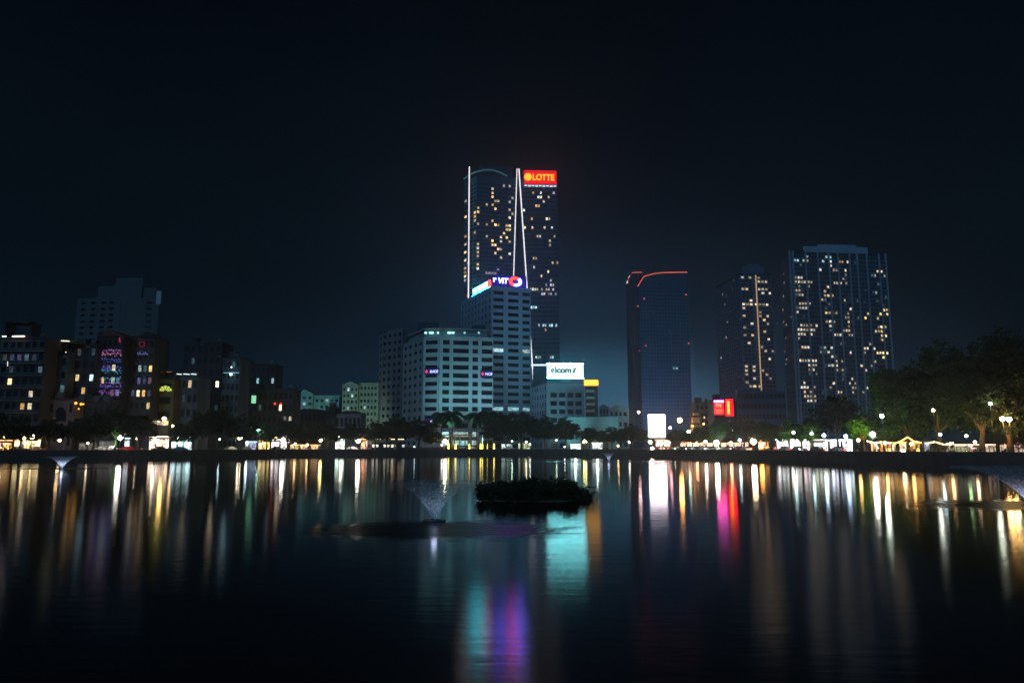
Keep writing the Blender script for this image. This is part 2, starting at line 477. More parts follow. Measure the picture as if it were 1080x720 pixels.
# right block: its left edge slants away, leaving a widening dark slit
xr0, xr1 = Ra
foot = at(563.5, 440, 736)
body = MB()
zb = GZ - 0.5
pts_b = [(foot.x, 736), (xr1[0] + 1.5, 736), (xr1[0] + 3, 778), (foot.x, 778)]
pts_t = [(xr0[0], 736), (xr1[0], 736), (xr1[0] + 2, 778), (xr0[0], 778)]
vs = [(x, y, zb) for x, y in pts_b] + [(x, y, topR - 6) for x, y in pts_t]
b.wall.add(vs, [(3, 2, 1, 0), (4, 5, 6, 7), (0, 1, 5, 4), (1, 2, 6, 5), (2, 3, 7, 6), (3, 0, 4, 7)], 1)
b.core([(La[2][0] - 2, 745), (xr1[0] - 6, 752), (xr1[0] - 6, 776), (La[2][0] - 2, 776)], GZ, topR - 12, 1)
b.facade(La[0], La[1], GZ, topL - 8, (4, 0.75), 64, (0.25, 0.8), 0.25, 0.12)
b.facade(La[1], La[2], GZ, topL - 8, (14, 0.75), 64, (0.25, 0.8), 0.25, 0.12)
# right block windows follow the slanted edge
for j in range(58):
    fh = (topR - 14 - GZ) / 58; z = GZ + j * fh; f = (z - zb) / (topR - 6 - zb)
    xl = foot.x + (xr0[0] - foot.x) * f; xr_ = xr1[0] + 1.5 * (1 - f)
    n = 15; yl, yr = 736, 736
    for i in range(n):
        xa = xl + (xr_ - xl) * (i + 0.15) / n; xb = xl + (xr_ - xl) * (i + 0.85) / n
        ya = yl + (yr - yl) * (xa - xl) / (xr_ - xl) - 0.25; yb = yl + (yr - yl) * (xb - xl) / (xr_ - xl) - 0.25
        b.wins.append([[Vector((xa, ya, z + .25 * fh)), Vector((xb, yb, z + .25 * fh)), Vector((xb, yb, z + .8 * fh)), Vector((xa, ya, z + .8 * fh))], None])
    # a thin slab edge per storey
    b.wall.add([(xl + .3, yl - .32, z), (xr_ - .3, yr - .32, z), (xr_ - .3, yr + .3, z), (xl + .3, yl + .3, z),
                (xl + .3, yl - .32, z + .5), (xr_ - .3, yr - .32, z + .5), (xr_ - .3, yr + .3, z + .5), (xl + .3, yl + .3, z + .5)],
               [(3, 2, 1, 0), (4, 5, 6, 7), (0, 1, 5, 4), (1, 2, 6, 5), (2, 3, 7, 6), (3, 0, 4, 7)], 0)
z6 = lambda x, y: (480 + x / 6.0, 165 + y / 6.0)
P1 = [(245,200),(245,225),(240,248),(248,270),(310,197),(347,187),(355,257),(345,280),(70,290),(150,313),(203,303),(245,315),(248,340),(350,328),(267,278),(75,380),(150,360),(150,430),(120,480),(265,437),(205,425),(205,495),(345,527),(318,475),(295,513),(318,520),(295,538),(75,513),(75,560),(75,607),(75,655),(75,680),(75,715),(268,577),(250,620),(297,600),(297,630),(347,622),(145,548),(145,570),(140,600),(140,640),(145,690),(120,155),(75,168),(265,135)]
P2 = [(120,365),(120,388),(120,410),(245,410),(247,435),(357,370),(352,390),(345,435),(335,437),(345,458),(335,458),(245,525),(245,550),(247,570)]
P3 = [(550,228),(620,243),(540,268),(563,272),(507,315),(530,320),(585,392),(598,392),(485,397),(485,440),(448,437),(563,453),(543,495),(515,513),(593,523),(627,507),(595,568),(620,683),(645,672),(620,460),(437,345),(495,655),(515,650),(600,250),(500,240),(520,245)]
b.light_points([z6(*q) for q in P1], 'room_warm'); b.light_points([z6(*q) for q in P2], 'room_gold'); b.light_points([z6(*q) for q in P3], 'room_warm')
z72 = lambda x, y: (480 + x / 7.2, 280 + y / 7.2)
b.light_points([z72(*q) for q in [(85,45),(85,70),(90,120),(90,235),(170,5),(710,40),(595,20),(590,165),(700,165),(725,690),(630,685),(660,95),(730,100),(680,500)]], 'room_warm')
b.light_points([z72(x, y) for x, y in [(580,300),(600,306),(620,312),(640,438),(665,440),(690,442),(715,446),(740,450),(765,454),(640,685),(620,685),(730,690)]], 'room_cool')
b.light_points([z72(x, y) for x, y in [(575,185),(600,188),(625,192),(655,198),(680,200),(705,204),(730,207),(755,210),(690,150),(720,150),(750,152),(660,175),(700,178),(740,182),(230,42),(250,44),(290,60),(310,62),(320,40)]], 'room_lilac')
rt = b.done('blue_frame', 'blue_glass')
mb = MB()
beam(mb, at(495, 176, 727.5), at(494, 318, 727.5), 0.62); mb.build('light_line', LED, rt)
mb = MB(); beam(mb, at(545.3, 178, 733), at(540.5, 330, 733), 0.5); mb.build('light_line', LED, rt)
mb = MB(); beam(mb, at(547.3, 178, 735), at(562.5, 400, 735), 0.62); mb.build('light_line', LED, rt)
# crown: curved parapet lit from below, plant boxes behind
mb = MB()
cr = [at(489, 189, 744), at(496, 184, 733), at(503, 181, 725.5)] + [at(503 + 32 * t, 181 - 3 * math.sin(t * 3.1) + 5 * t * t, 726 + 8 * t) for t in (.25, .5, .75, 1)]
mb.tube(cr, 0.9, 6); mb.build('crown_light', LED_TEAL, rt)
mb = MB()
mb.prism(plan(chain_xy([(505, 735), (541, 738)], 176), 24), topL - 1.2, hgt(175, 735)); mb.prism(plan(chain_xy([(551, 745), (585, 750)], 178), 20), topR - 7, hgt(181, 745))
mb.build('roof_house', M['tower_glass'], rt)
for x in (508, 516, 538):
    mb = MB(); mb.tube([at(x, 177, 741), at(x, 169, 741)], 0.25, 5); mb.build('antenna', M['metal'], rt)

# roof sign of that tower
ORANGE = emit('letters_orange', (1.0, 0.34, 0.02), 2.6, False)
RED = emit('glow_red', (1.0, 0.006, 0.012), 1.1, True)
pa, pb = at(552.5, 194, 733.5), at(587, 194.5, 735.5)
r, w, h = panel_sign('roof_sign', 'red lit roof sign with orange letters on top of the tallest tower', pa, pb, pa.z, at(552, 179.5, 733.5).z, RED, back=1.0)
mb = MB(); mb.tube([(w * .125, -.35, h * .5), (w * .125, -.6, h * .5)], h * .27, 14); mb.build('emblem', ORANGE, r, (0, 0, 0))
lettering('LOTTE', r, ORANGE, w * .27, h * .27, w * .66, h * .46, -0.35, 0.12, 0, 0.03)
mb = MB()
for i in range(9): mb.box(w * i / 9 + .4, w * (i + 1) / 9 - .5, -1.2, -.6, -2.6 - (i % 2) * .4, -1.3)
mb.build('underlight', emit('underlight', (.75, .8, 1), 1.3, False), r, (0, 0, 0))

# --- dark tower with red outlined roof
b = Building('dark_office_tower', 'dark unlit office tower with red light lines along its sloping roof edge', 'skyscraper', (at(693, 400, 600).x, 600, GZ))
ch = [(660, 640), (674, 600), (725, 606)]
A = chain_xy(ch, 290); top = hgt(290, 600)
zr = [top - 2, top - 6, top + 1, top + 4, top + 4]
pts = plan(A, 36)
zz = lambda px, py, Y: at(px, py, Y).z
F_ = [(674, 300, 600), (682, 291.7, 600.9), (690, 288.8, 601.8), (725, 287.4, 606)]
fp = [at(x, 300, Y).xy.to_tuple() for x, y, Y in F_]; fz = [zz(*q) for q in F_]
b.wall.prism(fp + [(fp[-1][0] + 4, 640), (fp[0][0] + 3, 640)], GZ - .5, fz + [fz[-1], fz[1]], 1)
L_ = [(660, 298, 640), (666.5, 287.9, 621), (673.5, 287.6, 609)]
lp = [at(x, 298, Y).xy.to_tuple() for x, y, Y in L_]; lz = [zz(*q) for q in L_]
b.wall.prism(lp + [(lp[-1][0] + 14, 645), (lp[0][0] + 12, 650)], GZ - .5, lz + [lz[-1], lz[0]], 1)
b.facade(A[0], lp[2], GZ, top - 12, (7, 0.7), 44, (.22, .8), .2, .12)
b.facade(A[1], A[2], GZ, top - 9, (16, 0.7), 44, (.22, .8), .2, .12)
z55 = lambda x, y: (640 + x / 5.54, 270 + y / 5.54)
b.light_points([z55(*q) for q in [(128,395),(158,385),(180,355),(180,380),(127,473),(133,575),(390,658),(405,663)]], 'room_cool')
b.light_points([(668, 402), (670, 410), (667, 420), (671, 428), (697, 425), (712, 440), (690, 330), (705, 350), (716, 370), (684, 395)], 'room_dim')
rt = b.done('blue_frame', 'blue_glass', 'tower_glass')
REDLINE = emit('red_line', (1.0, 0.16, 0.11), 0.9, False)
mb = MB(); mb.tube([at(672.5, 302, 598), at(679, 291.5, 598.5), at(690, 288.5, 599), at(700, 287.4, 601), at(725, 287, 605)], 0.42, 6); mb.build('light_line', REDLINE, rt)
mb = MB(); mb.tube([at(661, 297, 638), at(667, 287.6, 620), at(677, 287, 622)], 0.4, 6); mb.build('light_line', REDLINE, rt)
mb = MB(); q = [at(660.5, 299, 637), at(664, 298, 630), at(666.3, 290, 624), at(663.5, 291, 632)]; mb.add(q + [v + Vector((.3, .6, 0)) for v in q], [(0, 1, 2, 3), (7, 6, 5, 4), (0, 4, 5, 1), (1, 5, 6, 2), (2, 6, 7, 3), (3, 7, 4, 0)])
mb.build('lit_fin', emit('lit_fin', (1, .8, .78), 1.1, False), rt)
mb = MB(); mb.tube([at(688.5, 289, 606), at(690.5, 281, 606)], 0.3, 5); mb.build('antenna', M['metal'], rt)
WARNRED = emit('warning_red', (1, .05, .12), 2.2, False)
for q in [(463, 225), (182, 293), (218, 248), (190, 553), (228, 523), (478, 510)]:
    mb = MB(); mb.ball(at(*z55(*q), 596 if q[0] > 190 else 610), 0.5); mb.build('warning_lamp', WARNRED, rt)

# --- residential twin towers on the right
z33 = lambda x, y: (740 + x / 3.27, 240 + y / 3.27)
b = Building('apartment_tower', 'broad pale apartment tower with many warm lit windows, the right of two', 'apartment tower', (at(832, 400, 560).x, 560, GZ))
A = chain_xy([(822.5, 588), (832, 560), (933, 570)], 266); top = hgt(265, 560)
tower_shell(b, A, 30, top)
bays = []
seams = [0, .035, .165, .29, .405, .50, .62, .70, .80, .93, 1.0]
for a, c in zip(seams, seams[1:]):
    n = max(1, round((c - a) * 30)); w_ = (c - a - .012) / n
    if c - a < .05: continue
    bays += [(a + .006 + w_ * (i + .14), a + .006 + w_ * (i + .86)) for i in range(n)]
b.facade(A[1], A[2], GZ, top - 2, bays, 44, (.26, .80), .32, .2)
b.facade(A[0], A[1], GZ, top - 2, (7, .6), 44, (.26, .80), .5, .2)
u = (Vector(A[2]) - Vector(A[1])).normalized(); u3 = Vector((u.x, u.y, 0)); n3 = Vector((u.y, -u.x, 0)); wd = (Vector(A[2]) - Vector(A[1])).length
for s in seams: b.wall.obox(Vector((A[1][0], A[1][1], 0)), u3, n3, s * wd - .55, s * wd + .55, GZ, top + .6, -.1, .95, 2)
b.wall.prism(plan(chain_xy([(847, 566), (915, 570)], 262), 20), top + .1, hgt(259.5, 566), 2)
b.wall.prism(plan(chain_xy([(862, 572), (903, 574)], 262), 12), hgt(259.7, 566), hgt(257, 570), 2)
ptsl = [(335,165),(282,155),(318,178),(328,178),(340,178),(355,190),(365,190),(378,190),(455,190),(470,190),(485,190),(500,190),(455,150),(468,152),(495,150),(405,150),(568,160),(565,135),(440,135),(605,145),(625,145),(605,185),(628,185),(345,190),(430,200),(318,215),(340,215),(340,230),(325,215),(338,228),(410,242),(435,240),(445,230),(430,228),(565,240),(580,240),(590,240),(355,257),(370,257),(365,270),(355,270),(490,258),(510,283),(322,290),(435,297),(448,297),(505,297),(570,308),(580,308),(590,308),(612,306),(440,322),(450,322),(510,322),(505,310),(290,330),(345,335),(375,337),(365,337),(400,338),(447,330),(585,335),(325,350),(358,350),(370,350),(345,350),(345,362),(378,362),(375,355),(455,362),(470,362),(485,362),(498,362),(610,360),(340,375),(515,375),(350,412),(362,412),(445,412),(560,412),(575,412),(590,410),(415,425),(440,425),(515,425),(620,425),(335,455),(345,455),(358,455),(455,440),(460,455),(370,467),(385,467),(398,467),(445,467),(460,467),(485,467),(592,465),(378,480),(292,450),(380,495),(490,495),(568,495),(520,525),(520,545),(520,560),(630,505),(358,535),(450,535),(360,548),(385,548),(445,548),(522,548),(600,548),(570,548),(375,575),(388,575),(360,575),(470,570),(555,575),(378,590),(388,590),(365,600),(380,600)]
b.light_points([z33(*q) for q in ptsl if q[0] < 530 or q[1] > 340], 'room_pale', 3.4)
b.light_points([z33(*q) for q in [(635,285),(625,280),(615,292),(640,293),(612,306),(615,345),(610,360),(625,362),(618,372),(630,375),(620,388),(625,345),(620,438),(610,437),(625,437),(635,437),(578,300),(565,308)]], 'room_gold')
b.light_points([z33(*q) for q in [(322,110),(335,112),(350,112),(365,105),(430,108),(445,108),(415,110),(440,115),(605,227)]], 'room_cool')
b.light_points([z33(*q) for q in [(470,115),(485,118),(505,115),(360,112)]], 'room_warm')
b.light_points([z33(rnd.uniform(320, 640), rnd.uniform(120, 580)) for _ in range(60)], 'room_dim')
b.light_points([z33(q[0] + rnd.uniform(-12, 12), q[1] + rnd.choice((-13, 0, 13))) for q in rnd.sample(ptsl, 52)], 'room_pale', 3.4)
b.light_points([z33(283 + rnd.uniform(-2, 12), y) for y in range(190, 560, 47)], 'room_pale', 3)
b.light_points([z33(*q) for q in [(283,330),(286,320),(290,338),(282,240),(290,450),(300,300),(285,410),(310,550),(286,200)]], 'room_dim')
b.done('apartment_frame', third='pale_pier')

b = Building('apartment_tower', 'narrower pale apartment tower with a warm lit vertical strip, the left of two', 'apartment tower', (at(785, 400, 600).x, 600, GZ))
A = chain_xy([(755, 655), (780, 600), (813, 603)], 290); top = hgt(288, 600)
A[0] = at(755, 303, 655).xy.to_tuple()
tower_shell(b, A, 45, top)
b.facade(A[1], A[2], GZ, top - 2, [(.04, .13), (.16, .25), (.28, .37), (.44, .50), (.56, .64), (.67, .76), (.79, .87), (.9, .97)], 44, (.26, .8), .4, .2)
b.facade(A[0], A[1], GZ, top - 2, (12, .55), 44, (.26, .8), .5, .2)
b.wall.prism(plan(chain_xy([(783, 606), (806, 608)], 282), 22), top + .1, hgt(281, 606), 0)
b.wall.prism(plan(chain_xy([(787, 612), (801, 613)], 280), 14), hgt(281.1, 606), hgt(278, 610), 0)
b.light_points([z33(*q) for q in [(140,178),(165,178),(195,178),(213,188),(224,190),(140,217),(155,217),(200,215),(213,218),(215,230),(230,230),(140,258),(140,270),(155,265),(168,268),(180,262),(200,265),(213,265),(228,262),(203,297),(217,322),(233,337),(172,337),(148,377),(175,377),(210,412),(215,425),(240,425),(152,482),(152,495),(180,485),(180,495),(210,490),(180,522),(175,550),(190,550),(243,522),(75,230),(85,265),(90,330),(85,372),(70,450),(120,560),(210,155),(195,155),(200,178),(222,215),(170,258),(196,297),(228,310),(150,340),(222,360),(170,400),(232,450),(160,505),(222,505),(150,530),(205,540),(145,300),(230,390)]], 'room_pale')
b.light_points([z33(*q) for q in [(120,400),(88,240),(100,290),(75,290),(110,210),(95,300),(70,350),(100,440),(80,510),(130,470),(90,180),(110,170),(75,400),(105,350)]], 'room_dim')
rt = b.done('apartment_frame')
mb = MB(); beam(mb, at(797, 290, 600.6), at(803.2, 412, 600.6), 0.5); mb.build('light_line', emit('strip_warm', (1, .62, .34), .55, False), rt)

# --- podium and lower blocks between them and the lake
b = Building('podium_building', 'low dark flat roofed block at the foot of the apartment towers', 'building', (at(800, 440, 480).x, 480, GZ))
A = chain_xy([(777, 482), (828, 480)], 412)
b.core(plan(A, 40), GZ - .5, hgt(412, 480), 0)
b.facade(A[0], A[1], GZ + 4, hgt(412.5, 480), (12, .8), 5, (.3, .75), .25, .18, pm=0)
b.core(plan(chain_xy([(783, 486), (800, 486)], 409), 12), hgt(412, 480) - .1, hgt(409, 480), 0)
b.done('tower_frame')

# --- hotel-like white office block with its corner bay, floodlit
b = Building('white_office_block', 'floodlit white office block with dark window bands and palms in front', 'office building', (at(490, 440, 352).x, 352, GZ))
A = chain_xy([(426, 377), (447.5, 352), (463.5, 350), (520, 356)], 358)
topc = hgt(356.5, 350)
b.core(plan(A, 30), GZ - .5, topc, 1)
zf0, zf1, nf = hgt(471.5, 350), topc, 13
fr = lambda q: (q / 4 + 390 - 463.5) / 56.5
bf = [(fr(308), fr(336)), (fr(351), fr(417)), (fr(432), fr(456)), (fr(471), fr(517))]
b.facade(A[2], A[3], zf0, zf1, bf, nf, (.25, .80), .5, .3)
b.facade(A[1], A[2], zf0, zf1, [(.12, .90)], nf, (.27, .76), .5, .3)
b.facade(A[0], A[1], zf0, zf1, [(.06, .2), (.3, .44), (.56, .7), (.8, .92)], nf, (.3, .74), .4, .25)
# crown: parapet band, lit gallery, dark plant storey behind
A2 = chain_xy([(426, 376), (447, 351), (463.5, 349), (520.3, 355)], 355)
b.wall.prism(plan(A2, 31), topc + .02, topc + 1.0, 0)
b.wall.prism(plan(chain_xy([(431, 379), (449, 356), (464, 354), (514, 359)], 350), 24), topc + 1.0, hgt(347.5, 354), 2)
b.wall.prism(plan(chain_xy([(429, 378), (448, 354), (464, 352), (517, 358)], 350), 27), hgt(347.5, 354), hgt(346, 354), 0)
b.wall.prism(plan(chain_xy([(440, 372), (463, 370)], 340), 14), hgt(346, 354), hgt(339.5, 370), 1)
b.wall.prism(plan(chain_xy([(498, 372), (512, 373)], 343), 10), hgt(346, 354), hgt(342, 370), 1)
b.light_points([(485, 456), (470, 456), (500, 456), (485, 466), (500, 466), (470, 466)], 'room_cool', 5)
rt = b.done('white_facade', third='teal_wall')
for i, (x, s) in enumerate([(449, 1.2), (455, 2.4), (462, .8), (474, 2), (478, 1.2), (490, .9), (505, .9)]):
    mb = MB(); q = at(x, 351, 352.5); mb.box(q.x - s * .45, q.x + s * .45, q.y - .3, q.y, q.z - .4, q.z + .5); mb.build('crown_light', emit('crown_lamp_%d' % i, (.45, 1, .95), 2.0 if x < 480 else .8, True), rt)
# lit entrance canopy and lobby doors
mb = MB(); q0, q1 = at(466, 458, 345), at(499, 458, 345); mb.box(q0.x, q1.x, 343, 352, q0.z - .5, q0.z); mb.build('canopy', M['white_paint'], rt)
for k in range(6):
    x = q0.x + (q1.x - q0.x) * (k + .5) / 6
    mb = MB(); mb.tube([(x, 343.6, GZ), (x, 343.6, q0.z - .5)], .28, 8); mb.build('column', M['white_paint'], rt)

b = Building('office_wing', 'dark grey taller wing behind the left side of the white office block', 'office building', (at(412, 440, 396).x, 396, GZ))
A = chain_xy([(401, 408), (404, 398), (425, 386), (427, 386)], 352); top = hgt(351, 395)
b.core(plan(A, 26), GZ - .5, top, 1)
b.facade(A[0], A[1], GZ, top, [(.2, .8)], 16, (.3, .75), .3, .2)
b.facade(A[1], A[2], GZ, top, [(.06, .2), (.3, .44), (.56, .7), (.8, .94)], 16, (.28, .75), .4, .25)
b.core(plan(chain_xy([(409, 400), (425, 392)], 347), 16), top - .1, hgt(347, 395), 0)
b.light_points([(424, 436), (406, 420)], 'room_dim')
b.done('grey_facade')

# --- tall blue grey office tower with the ring sign
b = Building('blue_office_tower', 'blue grey office tower under the white letters and ring sign, dark window bands', 'office tower', (at(535, 440, 382).x, 382, GZ))
A = chain_xy([(487, 423), (519, 380), (559.5, 387)], 306); top = hgt(304, 380)
tower_shell(b, A, 34, top)
f2 = lambda q: (q - 283) / 282.0
b.facade(A[1], A[2], GZ, top, [(f2(290), f2(365)), (f2(397), f2(475)), (f2(503), f2(557))], 22, (.2, .68), .45, .3)
b.facade(A[0], A[1], GZ, top, (9, .5), 22, (.2, .72), .55, .2)
z72b = lambda x, y: (480 + x / 7.2, 280 + y / 7.2)
b.light_points([z72b(528, 632), (546.5, 406), z72b(320, 630)], 'room_cool')
b.light_points([(528, 430), (541, 430), (552, 431)], 'room_cool', 5)
rt = b.done('blue_facade')
mb = MB(); P = plan(A, 34); C = Vector((sum(p[0] for p in P) / len(P), sum(p[1] for p in P) / len(P)))
mb.prism([tuple(Vector(p) + (Vector(p) - C) * .02) for p in P], top, top + 1.2); mb.build('parapet', M['blue_facade'], rt)
mb = MB(); mb.prism(plan(chain_xy([(523, 392), (550, 396)], 296), 14), top + 1.2, hgt(298, 392)); mb.build('roof_house', M['dark_facade'], rt)

WHITE = emit('letters_white', (.11, .12, 1.0), 42, True)
# front sign
pa, pb = at(519.5, 303, 381), at(555, 304, 386.5)
r, w, h = panel_sign('roof_sign', 'white letters and red ring on navy panel atop the blue office tower front', pa, pb, top + 1.25, at(519, 289.5, 381).z, M['sign_navy'])
lettering('VIT', r, WHITE, w * .17, h * .30, w * .29, h * .44, -.25, .1, .18, .012)
def ring(mb, cx, cz, r0, r1, y, a0, a1, sx=1.25, n=18):
    for i in range(n):
        t0, t1 = a0 + (a1 - a0) * i / n, a0 + (a1 - a0) * (i + 1) / n
        q = [(cx + sx * rr * math.cos(t), cz + rr * math.sin(t)) for rr, t in ((r0, t0), (r1, t0), (r1, t1), (r0, t1))]
        mb.add([(x, y, z) for x, z in q] + [(x, y + .2, z) for x, z in q], [(0, 1, 2, 3), (7, 6, 5, 4), (0, 4, 5, 1), (1, 5, 6, 2), (2, 6, 7, 3), (3, 7, 4, 0)])
RINGRED = emit('ring_red', (1.0, .012, .006), 16, True)
mb = MB(); ring(mb, w * .66, h * .53, h * .2, h * .40, -.35, R(50), R(245)); mb.build('emblem', RINGRED, r, (0, 0, 0))
mb = MB(); ring(mb, w * .69, h * .53, h * .2, h * .40, -.35, R(-115), R(50)); mb.build('emblem', WHITE, r, (0, 0, 0))
mb = MB(); mb.box(w * .02, w * .05, -.4, -.25, h * .4, h * .7); mb.box(w * .07, w * .10, -.4, -.25, h * .6, h * .7); mb.build('lettering', WHITE, r, (0, 0, 0))
# side sign
pa, pb = at(498.5, 311.5, 408), at(518, 301, 382.5)
CYANW = emit('letters_cyan', (.10, .75, .90), 14, True)
r, w, h = panel_sign('roof_sign', 'glaring cyan white letter sign on the left roof edge of the blue office tower', pa, pb, top + 1.25, top + 5.6, emit('sign_haze', (.03, .35, .5), .5, True))
lettering('VIT TOWER', r, CYANW, w * .05, h * .14, w * .78, h * .74, -.35, .15, .15, .05)
mb = MB(); ring(mb, w * .92, h * .5, h * .2, h * .42, -.35, R(0), R(360)); mb.build('emblem', RINGRED, r, (0, 0, 0))
mb = MB(); mb.tube([(0, -.5, .1), (w, -.5, .1)], .08, 6); mb.build('neon_tube', emit('tube_teal', (.01, .7, .9), 60, True), r, (0, 0, 0))  # tube added to put more teal into the sign's reflection

# --- elcom block
b = Building('low_office_block', 'teal lit low office block carrying the big white billboard', 'office building', (at(596, 440, 352).x, 352, GZ))
A = chain_xy([(561, 376), (577, 351), (616, 353)], 404); top = hgt(403, 351)
tower_shell(b, A, 26, top)
z4 = lambda q: (540 + q / 6.0 - 577) / 39.0
b.facade(A[1], A[2], GZ, hgt(412, 351), [(z4(242), z4(282)), (z4(296), z4(335)), (z4(349), z4(386)), (z4(399), z4(438))], 7, (.22, .78), .4, .28)
b.facade(A[0], A[1], GZ, top - .6, (6, .6), 8, (.25, .75), .35, .2)
u = (Vector(A[2]) - Vector(A[1])).normalized(); u3 = Vector((u.x, u.y, 0)); n3 = Vector((u.y, -u.x, 0)); wd = (Vector(A[2]) - Vector(A[1])).length
b.wall.obox(Vector((A[1][0], A[1][1], 0)), u3, n3, -.4, wd + .4, hgt(412, 351) + .02, hgt(404, 351), -.1, .8, 0)
b.core(plan(chain_xy([(562, 380), (577, 362)], 388), 14), top - .1, hgt(387, 372), 1)
rt = b.done('blue_facade')
mb = MB(); beam(mb, at(561, 384.8, 379), at(577, 384.8, 361), .45); mb.build('light_line', emit('strip_blue', (.45, .65, 1), 2.2, True), rt)
mb = MB()
for x in (580, 588, 596, 604, 612):
    q = at(x, 403, 352.6); mb.tube([(q.x, q.y, top), (q.x, q.y, hgt(398.5, 352))], .2, 6)
mb.build('sign_post', M['metal'], rt)
BOARD = emit('billboard_white', (.66, 1.0, .96), 2.0, True)
pa, pb = at(576.8, 398, 351.2), at(615.4, 398, 353.2)
r, w, h = panel_sign('billboard', 'big glaring white rooftop billboard with small grey lettering', pa, pb, hgt(398.3, 351), hgt(383.2, 351), BOARD, cat='billboard')
GREYL = mat('letters_grey', (.03, .035, .04), .6, .05); BLK = mat('letters_black', (.012, .012, .014), .6, .05)
lettering('e', r, BLK, w * .11, h * .34, w * .10, h * .32, -.15, .05, 0, .02)
lettering('lcom', r, GREYL, w * .225, h * .34, w * .44, h * .44, -.15, .05, 0, .045)
mb = MB(); mb.tube([(0, -.3, h + .12), (w, -.3, h + .12)], .1, 6); mb.tube([(0, -.3, -.1), (w, -.3, -.1)], .1, 6); mb.build('added_tube', emit('tube_aqua', (.10, .92, 1), 80, True), r, (0, 0, 0))  # rim tubes added to strengthen the billboard's glow on the water
mb = MB()
for (xa, za, xb, zb_) in ((.71, .66, .80, .66), (.70, .53, .78, .53), (.70, .40, .79, .40)): mb.box(w * xa, w * xb, -.22, -.12, h * zb_ - .25, h * zb_ + .25)
mb.add([(w * .70, -.22, h * .40), (w * .735, -.22, h * .40), (w * .80, -.22, h * .68), (w * .765, -.22, h * .68)], [(0, 1, 2, 3)])
mb.build('emblem', BLK, r, (0, 0, 0))
mb = MB(); mb.add([(w * .76, -.24, h * .78), (w * .80, -.24, h * .62), (w * .84, -.24, h * .78)], [(0, 1, 2)]); mb.build('emblem', emit('emblem_red', (1, .25, .3), 1.5, False), r, (0, 0, 0))

b = Building('narrow_building', 'narrow building with pale balconies under a glowing orange sign', 'building', (at(624, 440, 346).x, 346, GZ))
A = chain_xy([(617.3, 348), (630.5, 346)], 407); top = hgt(407, 346)
b.core(plan(A, 14), GZ - .5, top, 0)
b.facade(A[0], A[1], GZ, top - .4, [(.14, .78)], 9, (.25, .7), .25, .15)
rt = b.done('dark_facade')
for k in range(4):
    z = hgt(412 + k * 7, 344); q0, q1 = at(618.5, 420, 345), at(627, 420, 345)
    mb = MB(); mb.box(q0.x, q1.x, 344.2, 345.6, z - .6, z + .5); mb.build('balcony', M['pale_facade'], rt)
pa, pb = at(616, 406, 344.6), at(631, 406, 344.2)
r, w, h = panel_sign('roof_sign', 'glowing orange box sign on the narrow building beside the billboard', pa, pb, hgt(406.5, 344.5), hgt(400.5, 344.5), emit('sign_orange', (1, .36, .01), 3.0, True))
mb = MB(); mb.box(w * .12, w * .88, -.2, -.1, h * .3, h * .7); mb.build('light_band', emit('sign_amber', (1, .62, .06), 3, False), r, (0, 0, 0))

b = Building('small_block', 'small teal building with rounded roof right of the orange sign', 'building', (at(653, 440, 345).x, 345, GZ))
A = chain_xy([(642.5, 344), (663, 348)], 432)
za = hgt(431, 345); pts = plan(A, 18); u = Vector(A[1]) - Vector(A[0])
mbp = []
b.core(pts, GZ - .5, za, 0)
n = 10; arc = [(Vector(A[0]) + u * (i / n), za + 1.9 * math.sin(math.pi * i / n)) for i in range(n + 1)]
vs = [(p.x, p.y, z) for p, z in arc] + [(p.x + 2, p.y + 18, z) for p, z in arc]
b.wall.add(vs, [tuple(range(n, -1, -1)), tuple(range(n + 1, 2 * n + 2))] + [(i, i + 1, n + 2 + i, n + 1 + i) for i in range(n)], 0)
b.facade(A[0], A[1], GZ, za, [(.06, .16), (.3, .42), (.5, .62), (.72, .9)], 4, (.3, .7), .2, .15)
b.done('teal_wall')
b = Building('small_block', 'small dark low building between the orange sign and the rounded teal roof', 'building', (at(637, 440, 348).x, 348, GZ))
A = chain_xy([(632, 350), (642, 349)], 428)
b.core(plan(A, 12), GZ - .5, hgt(428, 348), 0); b.core(plan(chain_xy([(634, 351), (639, 351)], 426), 6), hgt(428.1, 348), hgt(426, 348), 0)
b.facade(A[0], A[1], GZ, hgt(428.3, 348), (3, .5), 4, (.3, .7), .15, .1)
b.done('grey_facade')
mb = MB(); q0, q1 = at(598, 446, 338), at(652, 446, 338); mb.box(q0.x, q1.x, 338, 343, GZ, hgt(440.5, 338)); mb.box(q0.x - .3, q1.x + .3, 337.7, 343.3, hgt(440.5, 338) + .003, hgt(439.5, 338))
tag(mb.build('long_shed', M['teal_wall']), 'long low flat roofed shed in front of the billboard building', 'shed')

